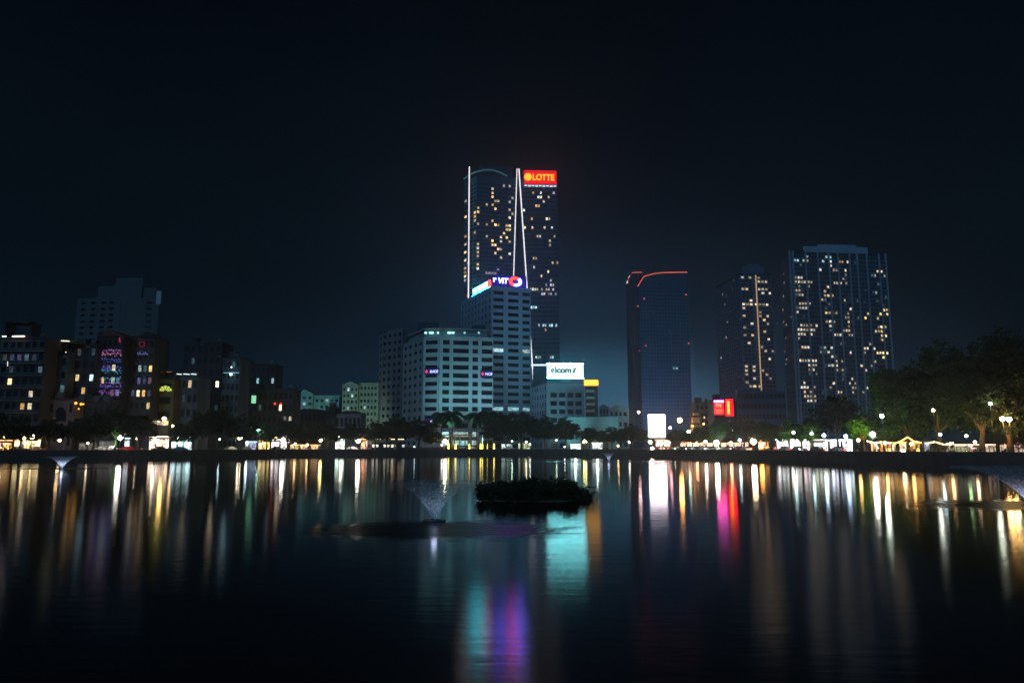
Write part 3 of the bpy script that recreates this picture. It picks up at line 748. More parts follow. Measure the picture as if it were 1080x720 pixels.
# --- old apartment blocks with gables, floodlit
def gable_block(label, chain_g, chain_f, ytop, yeave, yflat, Y, wallm, nb, nf, spots, dim, coolk):
    b = Building('old_apartment_block', label, 'apartment building', (at(chain_g[0], 440, Y).x, Y, GZ))
    a0, a1 = at(chain_g[0], yeave, Y), at(chain_g[1], yeave, Y); ze, zt = hgt(yeave, Y), hgt(ytop, Y)
    b.wall.box(a0.x, a1.x, Y, Y + 14, GZ - .5, ze, 0)
    xm = (a0.x + a1.x) / 2
    b.wall.add([(a0.x - .8, Y - .6, ze), (a1.x + .8, Y - .6, ze), (xm, Y - .6, zt), (a0.x - .8, Y + 14, ze), (a1.x + .8, Y + 14, ze), (xm, Y + 14, zt)], [(0, 1, 2), (5, 4, 3), (0, 2, 5, 3), (1, 4, 5, 2), (0, 3, 4, 1)], 0)
    f0, f1 = at(chain_f[0], yflat, Y + 3), at(chain_f[1], yflat, Y + 3); zf = hgt(yflat, Y + 3)
    b.wall.box(a1.x + .01, f1.x, Y + 3, Y + 14, GZ - .5, zf, 0)
    b.wall.box(a1.x + .01, f1.x + .5, Y + 2.4, Y + 14.4, zf + .01, zf + .9, 0)
    fhn = lambda z: max(2, round((z - GZ) / 3.6))
    b.facade((a0.x, Y), (a1.x, Y), GZ, ze - .3, (nb[0], .5), fhn(ze), (.25, .72), .25, .18)
    b.facade((a1.x + .3, Y + 3), (f1.x, Y + 3), GZ, zf - .2, (nb[1], .55), fhn(zf), (.25, .72), .25, .18)
    b.light_points(spots, coolk, 5); b.light_points(dim, 'room_dim', 5)
    rt = b.done(wallm, wallm)
    mb = MB()
    mb.add([(a0.x - 1, Y - .8, ze - .02), (xm, Y - .8, zt + .25), (a1.x + 1, Y - .8, ze - .02), (a0.x - 1, Y + 14.2, ze - .02), (xm, Y + 14.2, zt + .25), (a1.x + 1, Y + 14.2, ze - .02)], [(0, 1, 4, 3), (1, 2, 5, 4)])
    mb.build('roof', M['roof_dark'], rt)
gable_block('smaller teal lit old apartment block with a gable, left of the cream green one', (312.5, 330), (330, 358), 410.5, 415.5, 418.5, 430, 'teal_wall', (3, 5), 8, [(318, 421), (316, 429), (344, 425), (320, 424)], [(335, 430), (352, 424)], 'room_cool')
gable_block('taller cream green lit old apartment block with a gable beside the dark wing', (361.5, 378), (378, 402), 402, 406.5, 405.5, 412, 'green_wall', (4, 6), 10, [(367, 413), (373, 416), (365, 432), (383, 429)], [(392, 424), (398, 424), (380, 440), (396, 440)], 'room_cool')

# --- grey stepped hotel behind the houses at left
b = Building('grey_tower_block', 'faint grey stepped tower block rising behind the lakeside houses', 'tower block', (at(125, 420, 400).x, 400, GZ))
A = chain_xy([(82, 404), (128, 400), (129, 400), (168, 402)], 316); top = hgt(313.5, 400)
b.core(plan(A, 24), GZ - .5, top, 0)
b.facade(A[0], A[1], GZ, top - 1, [(.1, .2), (.32, .42), (.55, .66), (.74, .85)], 24, (.3, .68), .18, .12)
b.facade(A[2], A[3], GZ, top - 1, [(.66, .82)], 24, (.3, .68), .18, .12)
b.core(plan(chain_xy([(104, 404), (128, 403)], 302), 16), top, hgt(301, 402), 0)
b.core(plan(chain_xy([(121, 402.5), (150, 402)], 302), 18), top, hgt(300, 402), 0)
b.core(plan(chain_xy([(123, 406), (151, 406)], 292), 12), hgt(300, 402), hgt(291.5, 402), 0)
b.core(plan(chain_xy([(150.1, 403), (165, 404)], 305), 14), top, hgt(303, 402), 0)
b.done('faint_facade', 'faint_facade')
q0, q1 = at(164.5, 320, 401), at(169.5, 320, 401)
r = panel_sign('wall_sign', 'unlit pale upright sign at the roof corner of the grey tower block', (q0.x, 401, 0), (q1.x, 401, 0), hgt(321, 401), hgt(307, 401), M['white_paint'])
# ------------------------------------------------------------------ lakeside houses
def glow_mat(name, col, strength, sx=1.2, sz=1.1, dark=0.15, sample=True):
    """a lit interior seen through glass: bright and dark upright pieces (goods, people, shelves)"""
    m, nt, p = newmat(name)
    N = lambda t: nt.nodes.new('ShaderNode' + t); L = nt.links.new
    tc = N('TexCoord'); mp = N('Mapping'); mp.inputs['Scale'].default_value = (sx, sx, sz); L(tc.outputs['Object'], mp.inputs[0])
    vo = N('TexVoronoi'); vo.inputs['Scale'].default_value = 1.0; L(mp.outputs[0], vo.inputs[0])
    sp = N('SeparateColor'); L(vo.outputs['Color'], sp.inputs[0])
    mr = N('MapRange'); mr.inputs['From Min'].default_value = 0.2; mr.inputs['From Max'].default_value = 0.9
    mr.inputs['To Min'].default_value = dark * strength; mr.inputs['To Max'].default_value = strength; L(sp.outputs[0], mr.inputs['Value'])
    hs = N('HueSaturation'); hs.inputs['Color'].default_value = list(col) + [1]
    m1 = N('MapRange'); m1.inputs['To Min'].default_value = 0.45; m1.inputs['To Max'].default_value = 0.55; L(sp.outputs[1], m1.inputs['Value']); L(m1.outputs[0], hs.inputs['Hue'])
    m2 = N('MapRange'); m2.inputs['To Min'].default_value = 0.4; m2.inputs['To Max'].default_value = 1.15; L(sp.outputs[2], m2.inputs['Value']); L(m2.outputs[0], hs.inputs['Saturation'])
    p.inputs['Base Color'].default_value = (.1, .1, .1, 1)
    L(hs.outputs[0], p.inputs['Emission Color']); L(mr.outputs[0], p.inputs['Emission Strength'])
    m.cycles.emission_sampling = 'FRONT' if sample else 'NONE'
    return m

LAMPM = {}
def lampm(col, s):
    k = (col, s)
    if k not in LAMPM: LAMPM[k] = emit('lamp_glow_%d' % len(LAMPM), col, s)
    return LAMPM[k]

def house(label, px0, px1, ytop, Y, wallm, nf, bays, lits=(), depth=11, roof='flat', balc=0, ypk=None, name='lakeside_house', cat='house', glass='dark_glass', win=(.28, .78)):
    a, c = at(px0, ytop, Y), at(px1, ytop, Y); z = hgt(ytop, Y)
    b = Building(name, label, cat, ((a.x + c.x) / 2, Y, GZ))
    b.wall.box(a.x, c.x, Y, Y + depth, GZ - .4, z, 1)
    b.facade((a.x, Y), (c.x, Y), GZ + .2, z - .25, bays, nf, win, .28, .2)
    for x, y, k in lits: b.light_points([(x, y)], k, 9)
    rt = b.done(wallm, wallm, glass)
    mb = MB()
    if roof == 'flat':
        mb.box(a.x - .25, c.x + .25, Y - .5, Y + depth + .2, z + .003, z + .45)
        mb.box(a.x + 1, a.x + 3.6, Y + 3, Y + 6, z + .45, z + 2.6)
        tk = MB(); xx = c.x - 2.2; tk.tube([(xx - .9, Y + 2, z + 1.5), (xx + .9, Y + 2, z + 1.5)], .55, 10); tk.box(xx - .7, xx + .7, Y + 1.6, Y + 2.4, z + .45, z + 1.0); tk.build('water_tank', M['metal'], rt)
    elif roof == 'gable':
        zp = hgt(ypk, Y); xm = (a.x + c.x) / 2
        mb.add([(a.x - .5, Y - .7, z), (c.x + .5, Y - .7, z), (xm, Y - .7, zp), (a.x - .5, Y + depth, z), (c.x + .5, Y + depth, z), (xm, Y + depth, zp)], [(0, 1, 2), (5, 4, 3), (0, 2, 5, 3), (1, 4, 5, 2), (0, 3, 4, 1)])
    elif roof == 'hip':
        zp = hgt(ypk, Y); w = c.x - a.x
        mb.add([(a.x - .6, Y - .7, z), (c.x + .6, Y - .7, z), (c.x + .6, Y + depth, z), (a.x - .6, Y + depth, z), (a.x + w * .3, Y + depth * .45, zp), (c.x - w * .3, Y + depth * .45, zp)], [(0, 1, 5, 4), (1, 2, 5), (2, 3, 4, 5), (3, 0, 4), (3, 2, 1, 0)])
    mb.build('roof', M['roof_dark' if roof == 'flat' else 'roof_tile'], rt)
    aw = MB(); k = 0; fh = (z - .25 - GZ - .2) / nf
    for j in range(1, nf):
        if rnd.random() < .6:
            xx = rnd.uniform(a.x + .8, c.x - .8); zz_ = GZ + .2 + (j + .92) * fh; aw.box(xx - .45, xx + .45, Y - .75, Y - .3, zz_ - .3, zz_ + .25); k += 1
    if k and not balc: aw.build('air_conditioner', M['grey_facade'], rt) if k == 1 else tag(aw.build('air_conditioner', M['grey_facade'], rt), kind='stuff')
    if balc:
        fh = (z - .25 - GZ - .2) / nf
        for j in range(2, nf):
            zz = GZ + .2 + j * fh
            mb = MB(); mb.box(a.x + .1, c.x - .1, Y - 1.25, Y - .3, zz - .16, zz + .1); mb.box(a.x + .1, c.x - .1, Y - 1.25, Y - 1.15, zz + .85, zz + .95)
            n = int((c.x - a.x) / .9)
            for i in range(n + 1): x = a.x + .12 + (c.x - a.x - .3) * i / n; mb.box(x, x + .06, Y - 1.23, Y - 1.17, zz + .1, zz + .85)
            mb.build('balcony', M['grey_facade'], rt)
    rt['dims'] = (a.x, c.x, z)
    return rt, a.x, c.x, z

def tubelight(rt, p0, p1, Y, col, s, r=.12, name='tube_light'):
    mb = MB(); mb.tube([at(p0[0], p0[1], Y), at(p1[0], p1[1], Y)], r, 6); return mb.build(name, lampm(col, s), rt)

rt, x0, x1, z = house('tall dim apartment house with balcony floors at the far left edge of the shore', -12, 49.5, 357, 237, 'house_wall', 9, (8, .6),
    [(22, 422, 'room_gold'), (26, 424, 'room_gold'), (4, 371, 'room_dim'), (10, 371, 'room_violet'), (17, 371, 'room_violet'), (38, 383, 'room_dim'), (14, 397, 'room_warm'), (36, 410, 'room_warm'), (44, 396, 'room_dim'), (8, 384, 'room_dim'), (30, 371, 'room_dim')], balc=1)
mb = MB(); q0, q1 = at(7, 338, 241), at(37, 338, 241)
mb.add([(q0.x, 239, hgt(341, 241)), (q1.x - 3, 239, hgt(336.5, 241)), (q1.x, 239, hgt(341, 241)), (q0.x, 246, hgt(341, 241)), (q1.x - 3, 246, hgt(336.5, 241)), (q1.x, 246, hgt(341, 241))], [(0, 2, 1), (3, 4, 5), (0, 1, 4, 3), (1, 2, 5, 4), (0, 3, 5, 2)])
for x in (q0.x + .5, q1.x - .5): mb.box(x - .15, x + .15, 240, 245, z + .45, hgt(341, 241))
mb.build('roof_canopy', M['roof_dark'], rt)
tubelight(rt, (2.5, 354.6), (6.5, 354.6), 236, (.8, 1, .95), 3, .16); tubelight(rt, (13, 354.6), (26, 354.4), 236, (1, .78, .66), 3.5, .2)
tubelight(rt, (8, 381), (8, 386), 235.6, (1, .95, .8), 1.2, .1)
rt, x0, x1, z = house('narrow house with a blank teal grey side wall and lit roof shack', 50, 73, 374, 244, 'house_grey', 7, [(.72, .92)], [(70, 406, 'room_dim')])
mb = MB(); q0, q1 = at(60, 373, 245), at(79, 373, 245); mb.box(q0.x, q0.x + .2, 245, 249, z + .5, hgt(361, 245)); mb.box(q0.x, q1.x, 248.8, 249, z + .5, hgt(361, 245)); mb.box(q0.x - .5, q1.x + .5, 244.4, 249.4, hgt(361, 245), hgt(359.6, 245)); mb.build('roof_shack', M['house_yellow'], rt)
tubelight(rt, (64, 359.2), (73, 359.6), 244.2, (1, .9, .6), 2.5, .14)
mb = MB(); mb.ball(at(64.3, 367, 246), .5, sz=1.7); mb.ball(at(70, 371, 246), .4, sz=1.5); mb.build('bulb', lampm((1, .62, .26), 5), rt)
rt, x0, x1, z = house('dark house with two bright upright windows beside the purple lit house', 73.5, 103, 364, 248, 'house_dark', 8, (4, .55),
    [(82, 396, 'room_gold'), (84, 372, 'room_dim'), (98, 396, 'room_cool'), (99, 372, 'room_dim'), (91, 410, 'room_warm'), (77, 384, 'room_dim')])
rt, x0, x1, z = house('purple neon lit house front with bright strings of lights', 103.3, 131, 355, 252, 'house_dark', 9, (5, .7),
    [(122, 384, 'room_gold'), (109, 396, 'room_gold'), (117, 397, 'room_cool'), (124, 397, 'room_dim'), (128, 397, 'room_dim'), (108, 384, 'room_violet'), (113, 384, 'room_violet'), (127, 410, 'room_violet'), (108, 410, 'room_violet'), (117, 410, 'room_violet')], roof='gable', ypk=348)
for k, (y, col, s) in enumerate([(369.5, (.75, .25, .75), 1.1), (373, (.9, .35, .6), .9), (379, (.15, .2, .9), .9), (387, (.15, .2, .9), .8), (391, (.1, .55, .8), .8), (399, (.1, .5, .75), .8), (404, (.45, .2, .95), 1.0), (408, (.25, .15, .8), .8), (413, (.6, .2, .8), .7)]):
    mb = MB()
    for i in range(16):
        x = 104.5 + 24 * i / 16 + rnd.uniform(-.3, .3)
        yy = y + rnd.uniform(-2.2, 2.2); mb.tube([at(x, yy, 251.1), at(x + .3, yy + rnd.uniform(.5, 1.6), 251.1)], rnd.uniform(.05, .13), 5)
    mb.tube([at(104.2, y, 251.2), at(128.8, y, 251.2)], .03, 5)
    mb.build('light_string', lampm(col, s * .75), rt)
mb = MB(); mb.tube([at(126, 356, 251.5), at(126.6, 361, 251.5)], .16, 6); mb.build('neon_tube', lampm((.9, .03, .2), .6), rt)
rt, x0, x1, z = house('house with a peaked roof and blue lit window right of the purple lit house', 136, 164, 356, 258, 'house_wall', 9, (5, .6),
    [(146, 389, 'room_cool'), (150, 389, 'room_dim'), (159, 388, 'room_gold'), (149, 414, 'room_gold'), (150, 418, 'room_gold'), (144, 400, 'room_violet'), (151, 400, 'room_violet'), (158, 401, 'room_violet'), (143, 413, 'room_violet'), (158, 414, 'room_violet'), (158, 428, 'room_gold')], roof='hip', ypk=349.5)
mb = MB()
for i in range(12): t0, t1 = 2 * math.pi * i / 12, 2 * math.pi * (i + 1) / 12; mb.tube([at(150 + 3 * math.cos(t0), 363 + 2.6 * math.sin(t0), 256.8), at(150 + 3 * math.cos(t1), 363 + 2.6 * math.sin(t1), 256.8)], .07, 5)
mb.build('neon_ring', lampm((.9, .02, .12), .4), rt)
for x in range(145, 157, 2): tubelight(rt, (x, 371 + (x % 3)), (x + 1.2, 373 + (x % 2)), 257, (.4, .35, .95), .45, .1, 'light_string')
rt, x0, x1, z = house('narrow mustard yellow house with a lit fan shaped window', 164.8, 184.5, 400, 264, 'house_yellow', 5, [(.15, .85)], depth=9)
tubelight(rt, (166, 392), (172, 391.6), 263.6, (1, .55, .2), .9, .1); tubelight(rt, (176, 392), (181, 392), 263.6, (1, .35, .12), .5, .1)
mb = MB(); mb.box(at(166, 390, 264).x, at(183, 390, 264).x, 263.2, 272, hgt(392, 264), hgt(390.6, 264))
for x in (166, 183): mb.box(at(x, 392, 264).x - .1, at(x, 392, 264).x + .1, 263.6, 263.8, z + .45, hgt(392, 264))
mb.build('roof_canopy', M['roof_dark'], rt)
mb = MB()
for i in range(5):
    t0, t1 = math.pi * i / 5 + .08, math.pi * (i + 1) / 5 - .08
    c = (174.5, 412.5); mb.add([at(c[0] + r * 1.15 * math.cos(t), c[1] - r * math.sin(t), 263.65) for r, t in ((1.5, t0), (6, t0), (6, t1), (1.5, t1))], [(0, 1, 2, 3)])
mb.build('fan_window', lampm((.75, .85, .12), .9), rt)
rt, x0, x1, z = house('low dark house with a white strip light along its roof', 186, 210, 397, 268, 'house_grey', 5, (4, .6), [(190, 470, 'room_dim'), (203, 412, 'room_warm'), (193, 424, 'room_dim')])
for a, c in ((186.5, 191.5), (193.5, 200), (201.5, 207)): tubelight(rt, (a, 394.2), (c, 394.6), 267.2, (.75, .95, 1), 1.6, .16)
rt, x0, x1, z = house('small villa with an arched window and round dormer in front of the tall house', 51.5, 80, 421, 242, 'house_pink', 3, [(.08, .2), (.8, .92)], depth=6, roof='gable', ypk=419)
mb = MB()
c = (64, 436)
mb.add([at(c[0] + 5.5 * math.cos(math.pi * i / 10), c[1] - 7 * math.sin(math.pi * i / 10), 241.6) for i in range(11)] + [at(58.5, 444, 241.6), at(69.5, 444, 241.6)], [tuple(list(range(11)) + [11, 12])])
mb.build('arched_window', M['dark_glass'], rt)
mb = MB(); q = at(65, 416, 243); mb.tube([q + Vector((0, -.9, -.6)), q + Vector((0, 2, -.6))], 1.35, 12); mb.build('dormer', M['house_pink'], rt)
mb = MB(); mb.ball(at(80, 425, 241), .42); mb.ball(at(85.5, 426, 241), .4); mb.ball(at(83, 431, 241), .25); mb.ball(at(88, 426, 241), .25); mb.build('porch_lamp', lampm((1, .45, .06), 2.5), rt)
rt, x0, x1, z = house('low dark house with three small round dormers under the purple lit house', 80.5, 118, 424, 247, 'house_dark', 3, (6, .5), depth=5, roof='hip', ypk=418)
for x in (85, 101, 112):
    mb = MB(); q = at(x, 420, 246.5); mb.tube([q, q + Vector((0, 2, 0))], 1.1, 10); mb.build('dormer', M['house_grey'], rt)

# darker houses going back along the shore
house('dark tall unlit house block behind the low trees left of the blue lit balcony', 195, 235, 362, 292, 'house_dark', 9, (6, .5), [(226, 400, 'room_gold'), (203, 378, 'room_dim'), (214, 412, 'room_warm'), (228, 424, 'room_dim')], roof='flat')
rt, x0, x1, z = house('dark house with a blue white lit balcony', 235.5, 254, 378, 290, 'house_grey', 8, (4, .6), [(245, 388, 'room_dim')])
tubelight(rt, (236, 393), (252, 393), 289, (.3, .75, 1), .7, .14); mb = MB(); mb.ball(at(243.5, 394.5, 288.6), .55); mb.ball(at(244, 387, 288.6), .3); mb.build('bulb', lampm((.6, .9, 1), 4), rt)
house('long dark house roof line between the blue balcony and the gabled apartments', 254.5, 291, 385, 345, 'house_dark', 8, (7, .5), [(272, 398, 'room_cool'), (287, 401, 'room_cool'), (262, 395, 'room_dim')], roof='flat')
rt, x0, x1, z = house('dark brown low house with two small red lamps', 267, 310, 411, 322, 'house_wall', 5, (8, .5), [(298, 433, 'room_gold'), (298, 437, 'room_dim'), (276, 425, 'room_dim'), (305, 440, 'room_warm')])
mb = MB(); mb.ball(at(290, 425.5, 320.6), .5); mb.ball(at(296, 425.5, 320.6), .4); mb.build('red_lamp', lampm((1, .06, .05), 1.6), rt)
mb = MB(); q = at(267.5, 421, 312); mb.box(q.x - .9, q.x + .9, 312, 312.3, q.z - 1.6, q.z + 1.6)
r = thing('lit_sign', 'pale green glowing upright sign on a dark house corner above the trees', 'sign', (q.x, 312, q.z - 1.6)); mb.build('panel', lampm((.35, 1, .55), .9), r)
mb = MB(); mb.tube([(q.x, 312.5, GZ), (q.x, 312.5, q.z + 1.6)], .12, 6); mb.build('post', M['metal'], r)
house('long low dark hall in front of the gabled apartments', 308, 343, 433, 352, 'house_dark', 3, (8, .6), roof='hip', ypk=430.5, depth=12)
house('square dark block between two low halls', 343.5, 353.5, 430, 350, 'house_dark', 3, (3, .5), roof='flat', depth=8)
house('low pale hall with a dark curved roof before the cream green apartments', 354, 381, 436, 352, 'grey_facade', 2, (6, .6), roof='hip', ypk=432.5, depth=12)

# right side low houses, red neon house, pavilion
house('plain grey house block left of the red neon house', 733, 752, 425, 320, 'house_grey', 6, (4, .5), [(738, 440, 'room_dim')])
rt, x0, x1, z = house('house behind the red glowing neon signs', 752.4, 777, 422, 300, 'house_dark', 5, (3, .6), depth=9)
HOT = emit('neon_hot', (1, .14, .03), 4, True)
p0, p1 = at(753.5, 437, 298.9), at(763.5, 437, 298.9)
r, w, h = panel_sign('neon_sign', 'square red neon sign with a violet top bar on the red neon house', p0, p1, hgt(437, 299), hgt(423, 299), emit('neon_red', (1, .008, .022), 3.0, True))
mb = MB(); mb.box(0, w, -.3, -.1, h * .92, h * 1.06); mb.build('light_bar', emit('neon_violet', (.8, .12, 1), 14, True), r, (0, 0, 0))
mb = MB()
for xa, xb, za, zb_ in ((.15, .75, .72, .8), (.15, .28, .58, .72), (.38, .5, .6, .72), (.6, .75, .56, .72), (.1, .85, .3, .36), (.15, .8, .12, .18)): mb.box(w * xa, w * xb, -.22, -.09, h * za, h * zb_)
mb.build('neon_tube', HOT, r, (0, 0, 0))
p0, p1 = at(765.5, 438, 298.9), at(773.5, 438, 298.9)
r, w, h = panel_sign('neon_sign', 'upright red neon sign with an orange bar on the red neon house', p0, p1, hgt(438.5, 299), hgt(421, 299), emit('neon_crimson', (1, .003, .012), 5, True))
mb = MB(); mb.box(w * .22, w * .52, -.3, -.1, h * .1, h * .9); mb.build('light_bar', emit('neon_orange', (1, .3, .02), 3.5, True), r, (0, 0, 0))
b = Building('lit_pavilion', 'small orange floodlit pavilion tower behind the dark trees', 'pavilion', (at(735.5, 455, 290).x, 290, GZ))
q = at(735.5, 455, 290)
for k, (ya, yb, wd_) in enumerate([(476, 448, 4.0), (448, 440, 3.2), (440, 435, 2.2)]):
    s = wd_ * .42; b.wall.box(q.x - s, q.x + s, 290 - s + 2, 290 + s + 2, hgt(ya, 290), hgt(yb, 290) - .01, 0)
rt = b.done('pavilion_wall', 'pavilion_wall')
for yb, wd_ in ((448, 4.4), (440, 3.6), (435, 2.6)):
    s = wd_ * .5; zz = hgt(yb, 290); mb = MB()
    mb.add([(q.x - s, 292 - s, zz), (q.x + s, 292 - s, zz), (q.x + s, 292 + s, zz), (q.x - s, 292 + s, zz), (q.x, 292, zz + s * .9)], [(3, 2, 1, 0), (0, 1, 4), (1, 2, 4), (2, 3, 4), (3, 0, 4)]); mb.build('roof', M['roof_tile'], rt)
mb = MB(); mb.ball((q.x + 1.9, 287.6, hgt(447, 288)), .35); mb.ball((q.x - 2.4, 287.6, hgt(449, 288)), .35); mb.ball((q.x + 2.2, 287.4, hgt(440, 288)), .2); mb.build('porch_lamp', lampm((1, .42, .1), 9), rt)

# LED screen across the road
p0, p1 = at(684, 460, 330), at(702, 460, 330)
r, w, h = panel_sign('video_screen', 'dazzling pinkish white video screen standing behind the road', p0, p1, hgt(461, 330), hgt(437, 330), emit('screen_glow', (1, .84, .93), 9, True), cat='screen')
mb = MB(); mb.tube([(w * .3, .9, GZ - hgt(461, 330)), (w * .3, .9, 0)], .35, 8); mb.tube([(w * .7, .9, GZ - hgt(461, 330)), (w * .7, .9, 0)], .35, 8); mb.build('post', M['metal'], r, (0, 0, 0))

# hotel banners
def banner(label, px0, px1, py0, py1, Y0, Y1, word, dot=True):
    p0, p1 = at(px0, py1, Y0), at(px1, py1, Y1)
    r, w, h = panel_sign('banner_sign', label, (p0.x, p0.y, 0), (p1.x, p1.y, 0), hgt(py1, Y0), hgt(py0, Y0), emit('banner_navy', (.01, .02, .22), .25, False), back=.25)
    mb = MB(); mb.add([(w * .02, -.2, h * .5), (w * .02 + h * .25, -.2, h * .15), (w * .02 + h * .5, -.2, h * .5), (w * .02 + h * .25, -.2, h * .85)], [(0, 1, 2, 3)]); mb.build('emblem', emit('banner_red', (1, .04, .10), 1.3, True), r, (0, 0, 0))
    if word: lettering(word, r, emit('banner_white', (.62, .6, 1), 1.5, True), w * .36, h * .26, w * .6, h * .46, -.2, .06, .15, .03)
BG = 'banners on the white office block'
banner('small red banner on the receding left face of the white office block', 439, 446.8, 389, 396.5, 361.2, 352.2, 'r')
banner('navy banner with red emblem on the corner bay of the white office block', 448.2, 463, 388.6, 395, 351.0, 349.2, 'INCE')
banner('navy banner with red emblem at the right end of the white office block', 507, 519.8, 391, 397, 353.7, 355.2, 'NCE')
banner('low navy banner with red emblem near the trees on the white office block', 448.2, 463, 441.5, 448, 350.8, 349.0, 'SLZ')

# ------------------------------------------------------------------ shops along the road
def shop(label, px0, px1, ytop, ybot_frac, col, s, off=19, awn=None, name='shop', cat='shop', depth=5, fascia=None, storey=None, sx=1.2):
    a, c = bank(px0, off), bank(px1, off)
    d = Vector((c.x - a.x, c.y - a.y, 0)); w = d.length; rz = math.atan2(d.y, d.x)
    zt = hgt(ytop, (a.y + c.y) / 2) - GZ
    r = thing(name, label, cat, (a.x, a.y, GZ), rz)
    W = MB(); W.box(0, w, .35, depth, 0, zt); W.box(0, .3, 0, .35, 0, zt); W.box(w - .3, w, 0, .35, 0, zt); W.box(.3, w - .3, 0, .35, zt * .86, zt)
    n = max(1, int(w / 4.5))
    for i in range(1, n): W.box(w * i / n - .14, w * i / n + .14, .02, .34, 0, zt * .86)
    W.build('wall', M['house_wall'], r, (0, 0, 0))
    for i in range(n):
        mb = MB(); mb.quad((w * i / n + .3, .3, .12), (w * (i + 1) / n - .3, .3, .12), (w * (i + 1) / n - .3, .3, zt * .85), (w * i / n + .3, .3, zt * .85))
        mb.build('shop_window', glow_mat('shop_glow', [min(1, max(.02, q * rnd.uniform(.85, 1.15))) for q in col], 1.9 * s * rnd.uniform(.6, 1.3), sx * 1.6, 1.1, .04), r, (0, 0, 0))
    if awn:
        mb = MB(); zz = zt * .9
        mb.add([(0, 0, zz), (w, 0, zz), (w, -1.5, zz - .6), (0, -1.5, zz - .6), (0, 0, zz + .06), (w, 0, zz + .06), (w, -1.5, zz - .54), (0, -1.5, zz - .54)], [(0, 3, 2, 1), (4, 5, 6, 7), (0, 1, 5, 4), (1, 2, 6, 5), (2, 3, 7, 6), (3, 0, 4, 7)]); mb.build('awning', M[awn], r, (0, 0, 0))
    if not fascia and s > .9: fascia = (col, 2.2)
    if fascia:
        mb = MB(); mb.box(.2, w - .2, -.18, -.02, zt * .88, zt * .98); mb.build('fascia_light', emit('fascia', fascia[0], fascia[1], True), r, (0, 0, 0))
    return r, w, zt
WH, CY, OR, YE = (1, .9, .8), (.55, .85, 1), (1, .50, .16), (1, .72, .30)
shop('warm lit open restaurant front at the far left edge of the shore', -8, 13, 463.5, 0, OR, 2.2, awn='awning_red')
shop('golden lit wide restaurant front behind a parked car', 13.5, 43, 463, 0, YE, 3.0, fascia=((1, .7, .3), 2))
shop('dim garden gate house with pale bars', 82, 103, 466, 0, (.5, .45, .3), .25)
shop('shaded house front with pale upright bars by the white lamp', 103.5, 122, 464, 0, (.75, .7, .6), .35, sx=3)
shop('small bright kiosk lit blue white beside the white lamp', 130, 137, 461, 0, CY, 1.6)
r, w, zt = shop('pinkish warm lit shop under a lit upper balcony', 156, 178.5, 459.5, 0, (1, .62, .42), 2.6, awn='awning_red', fascia=((1, .75, .5), 4))
mb = MB(); mb.box(1, w - .6, .6, 4, zt + .01, zt + 5.6); mb.build('upper_storey', M['house_wall'], r, (0, 0, 0))
mb = MB(); mb.box(1.2, w - .8, .35, .55, zt + 3.6, zt + 5.0); mb.build('balcony_light', glow_mat('balcony_glow', (1, .6, .25), 2, 1, 1), r, (0, 0, 0))
shop('cyan white lit shop beside the pinkish warm shop', 179.3, 203, 459.5, 0, CY, 3.2, awn='awning_blue', fascia=((.6, .9, 1), 6))
shop('small blue lit shop right of the parked white car', 258, 271, 465, 0, (.45, .65, 1), 1.2)
shop('orange yellow lit stall under the cyan lamps', 272, 285, 464, 0, (1, .6, .15), 2.2)
shop('warm white lit cafe front beside the orange stall', 285.5, 305, 463, 0, WH, 2.6, awn='awning_red')
shop('long low orange lit cafe terrace under dark trees', 305.5, 338, 468.5, 0, OR, 1.6)
shop('pale greenish lit gateway shop between dark trees', 353, 364, 459.5, 0, (.85, 1, .72), 2.2)
shop('narrow orange lit shrine house beside the white star lamp', 380, 388, 458, 0, (1, .3, .06), 1.8)
# floating restaurant with two rows of lights
a, c = bank(392, 3), bank(428, 3)
r = thing('lakeside_restaurant', 'long low lakeside restaurant with two rows of lit openings', 'restaurant', (a.x, a.y, GZ), math.atan2(c.y - a.y, c.x - a.x)); w = (c - a).length
mb = MB(); mb.box(0, w, .5, 6, 0, 1.0); mb.box(0, w, .5, 6, 2.3, 3.1); mb.box(0, w, 5.6, 6, 1, 2.3); mb.box(-.4, w + .4, 0, 6.4, 4.6, 4.9)
for i in range(10): x = w * i / 9; mb.box(x - .12, x + .12, .5, .74, 1, 2.3); mb.box(x - .1, x + .1, .6, .8, 3.1, 4.6)
mb.build('wall', M['house_dark'], r, (0, 0, 0))
for i in range(9):
    if i in (2, 7): continue
    mb = MB(); mb.quad((w * i / 9 + .3, .8, 1.1), (w * (i + 1) / 9 - .3, .8, 1.1), (w * (i + 1) / 9 - .3, .8, 2.2), (w * i / 9 + .3, .8, 2.2))
    mb.build('window', glow_mat('diner_glow', (1, .95, .72) if i < 6 else (.75, 1, .8), 2.6 * rnd.uniform(.5, 1.2), 1, 1), r, (0, 0, 0))
for i in range(6): 
    mb = MB(); mb.tube([(w * i / 7 + 1, .45, 4.45), (w * i / 7 + 3.5, .45, 4.45)], .14, 6); mb.build('eave_light', lampm((1, .72, .45), 3), r, (0, 0, 0))
shop('small greenish lit stall under the middle trees', 528, 541, 467, 0, (.7, 1, .8), .8, off=10)
shop('dim olive lit stall under the middle trees', 546, 560, 466, 0, (.8, .9, .4), .7, off=10)
shop('teal white lit stall beside the yellow star lamp', 601, 613, 468, 0, (.7, 1, .9), 2.0, off=10)
shop('white lit stall right of the yellow star lamp', 624, 636, 466.5, 0, (.85, 1, .95), 1.4, off=10)
shop('added low cream lit market row right of the green taxi', 717, 744, 466.5, 0, (1, .45, .24), 3.0, off=22)  # lit rows here are added, standing for the glow of traffic trails
shop('added low cream lit market row left of the green taxi', 691, 708, 463, 0, (1, .5, .35), 3, off=24)
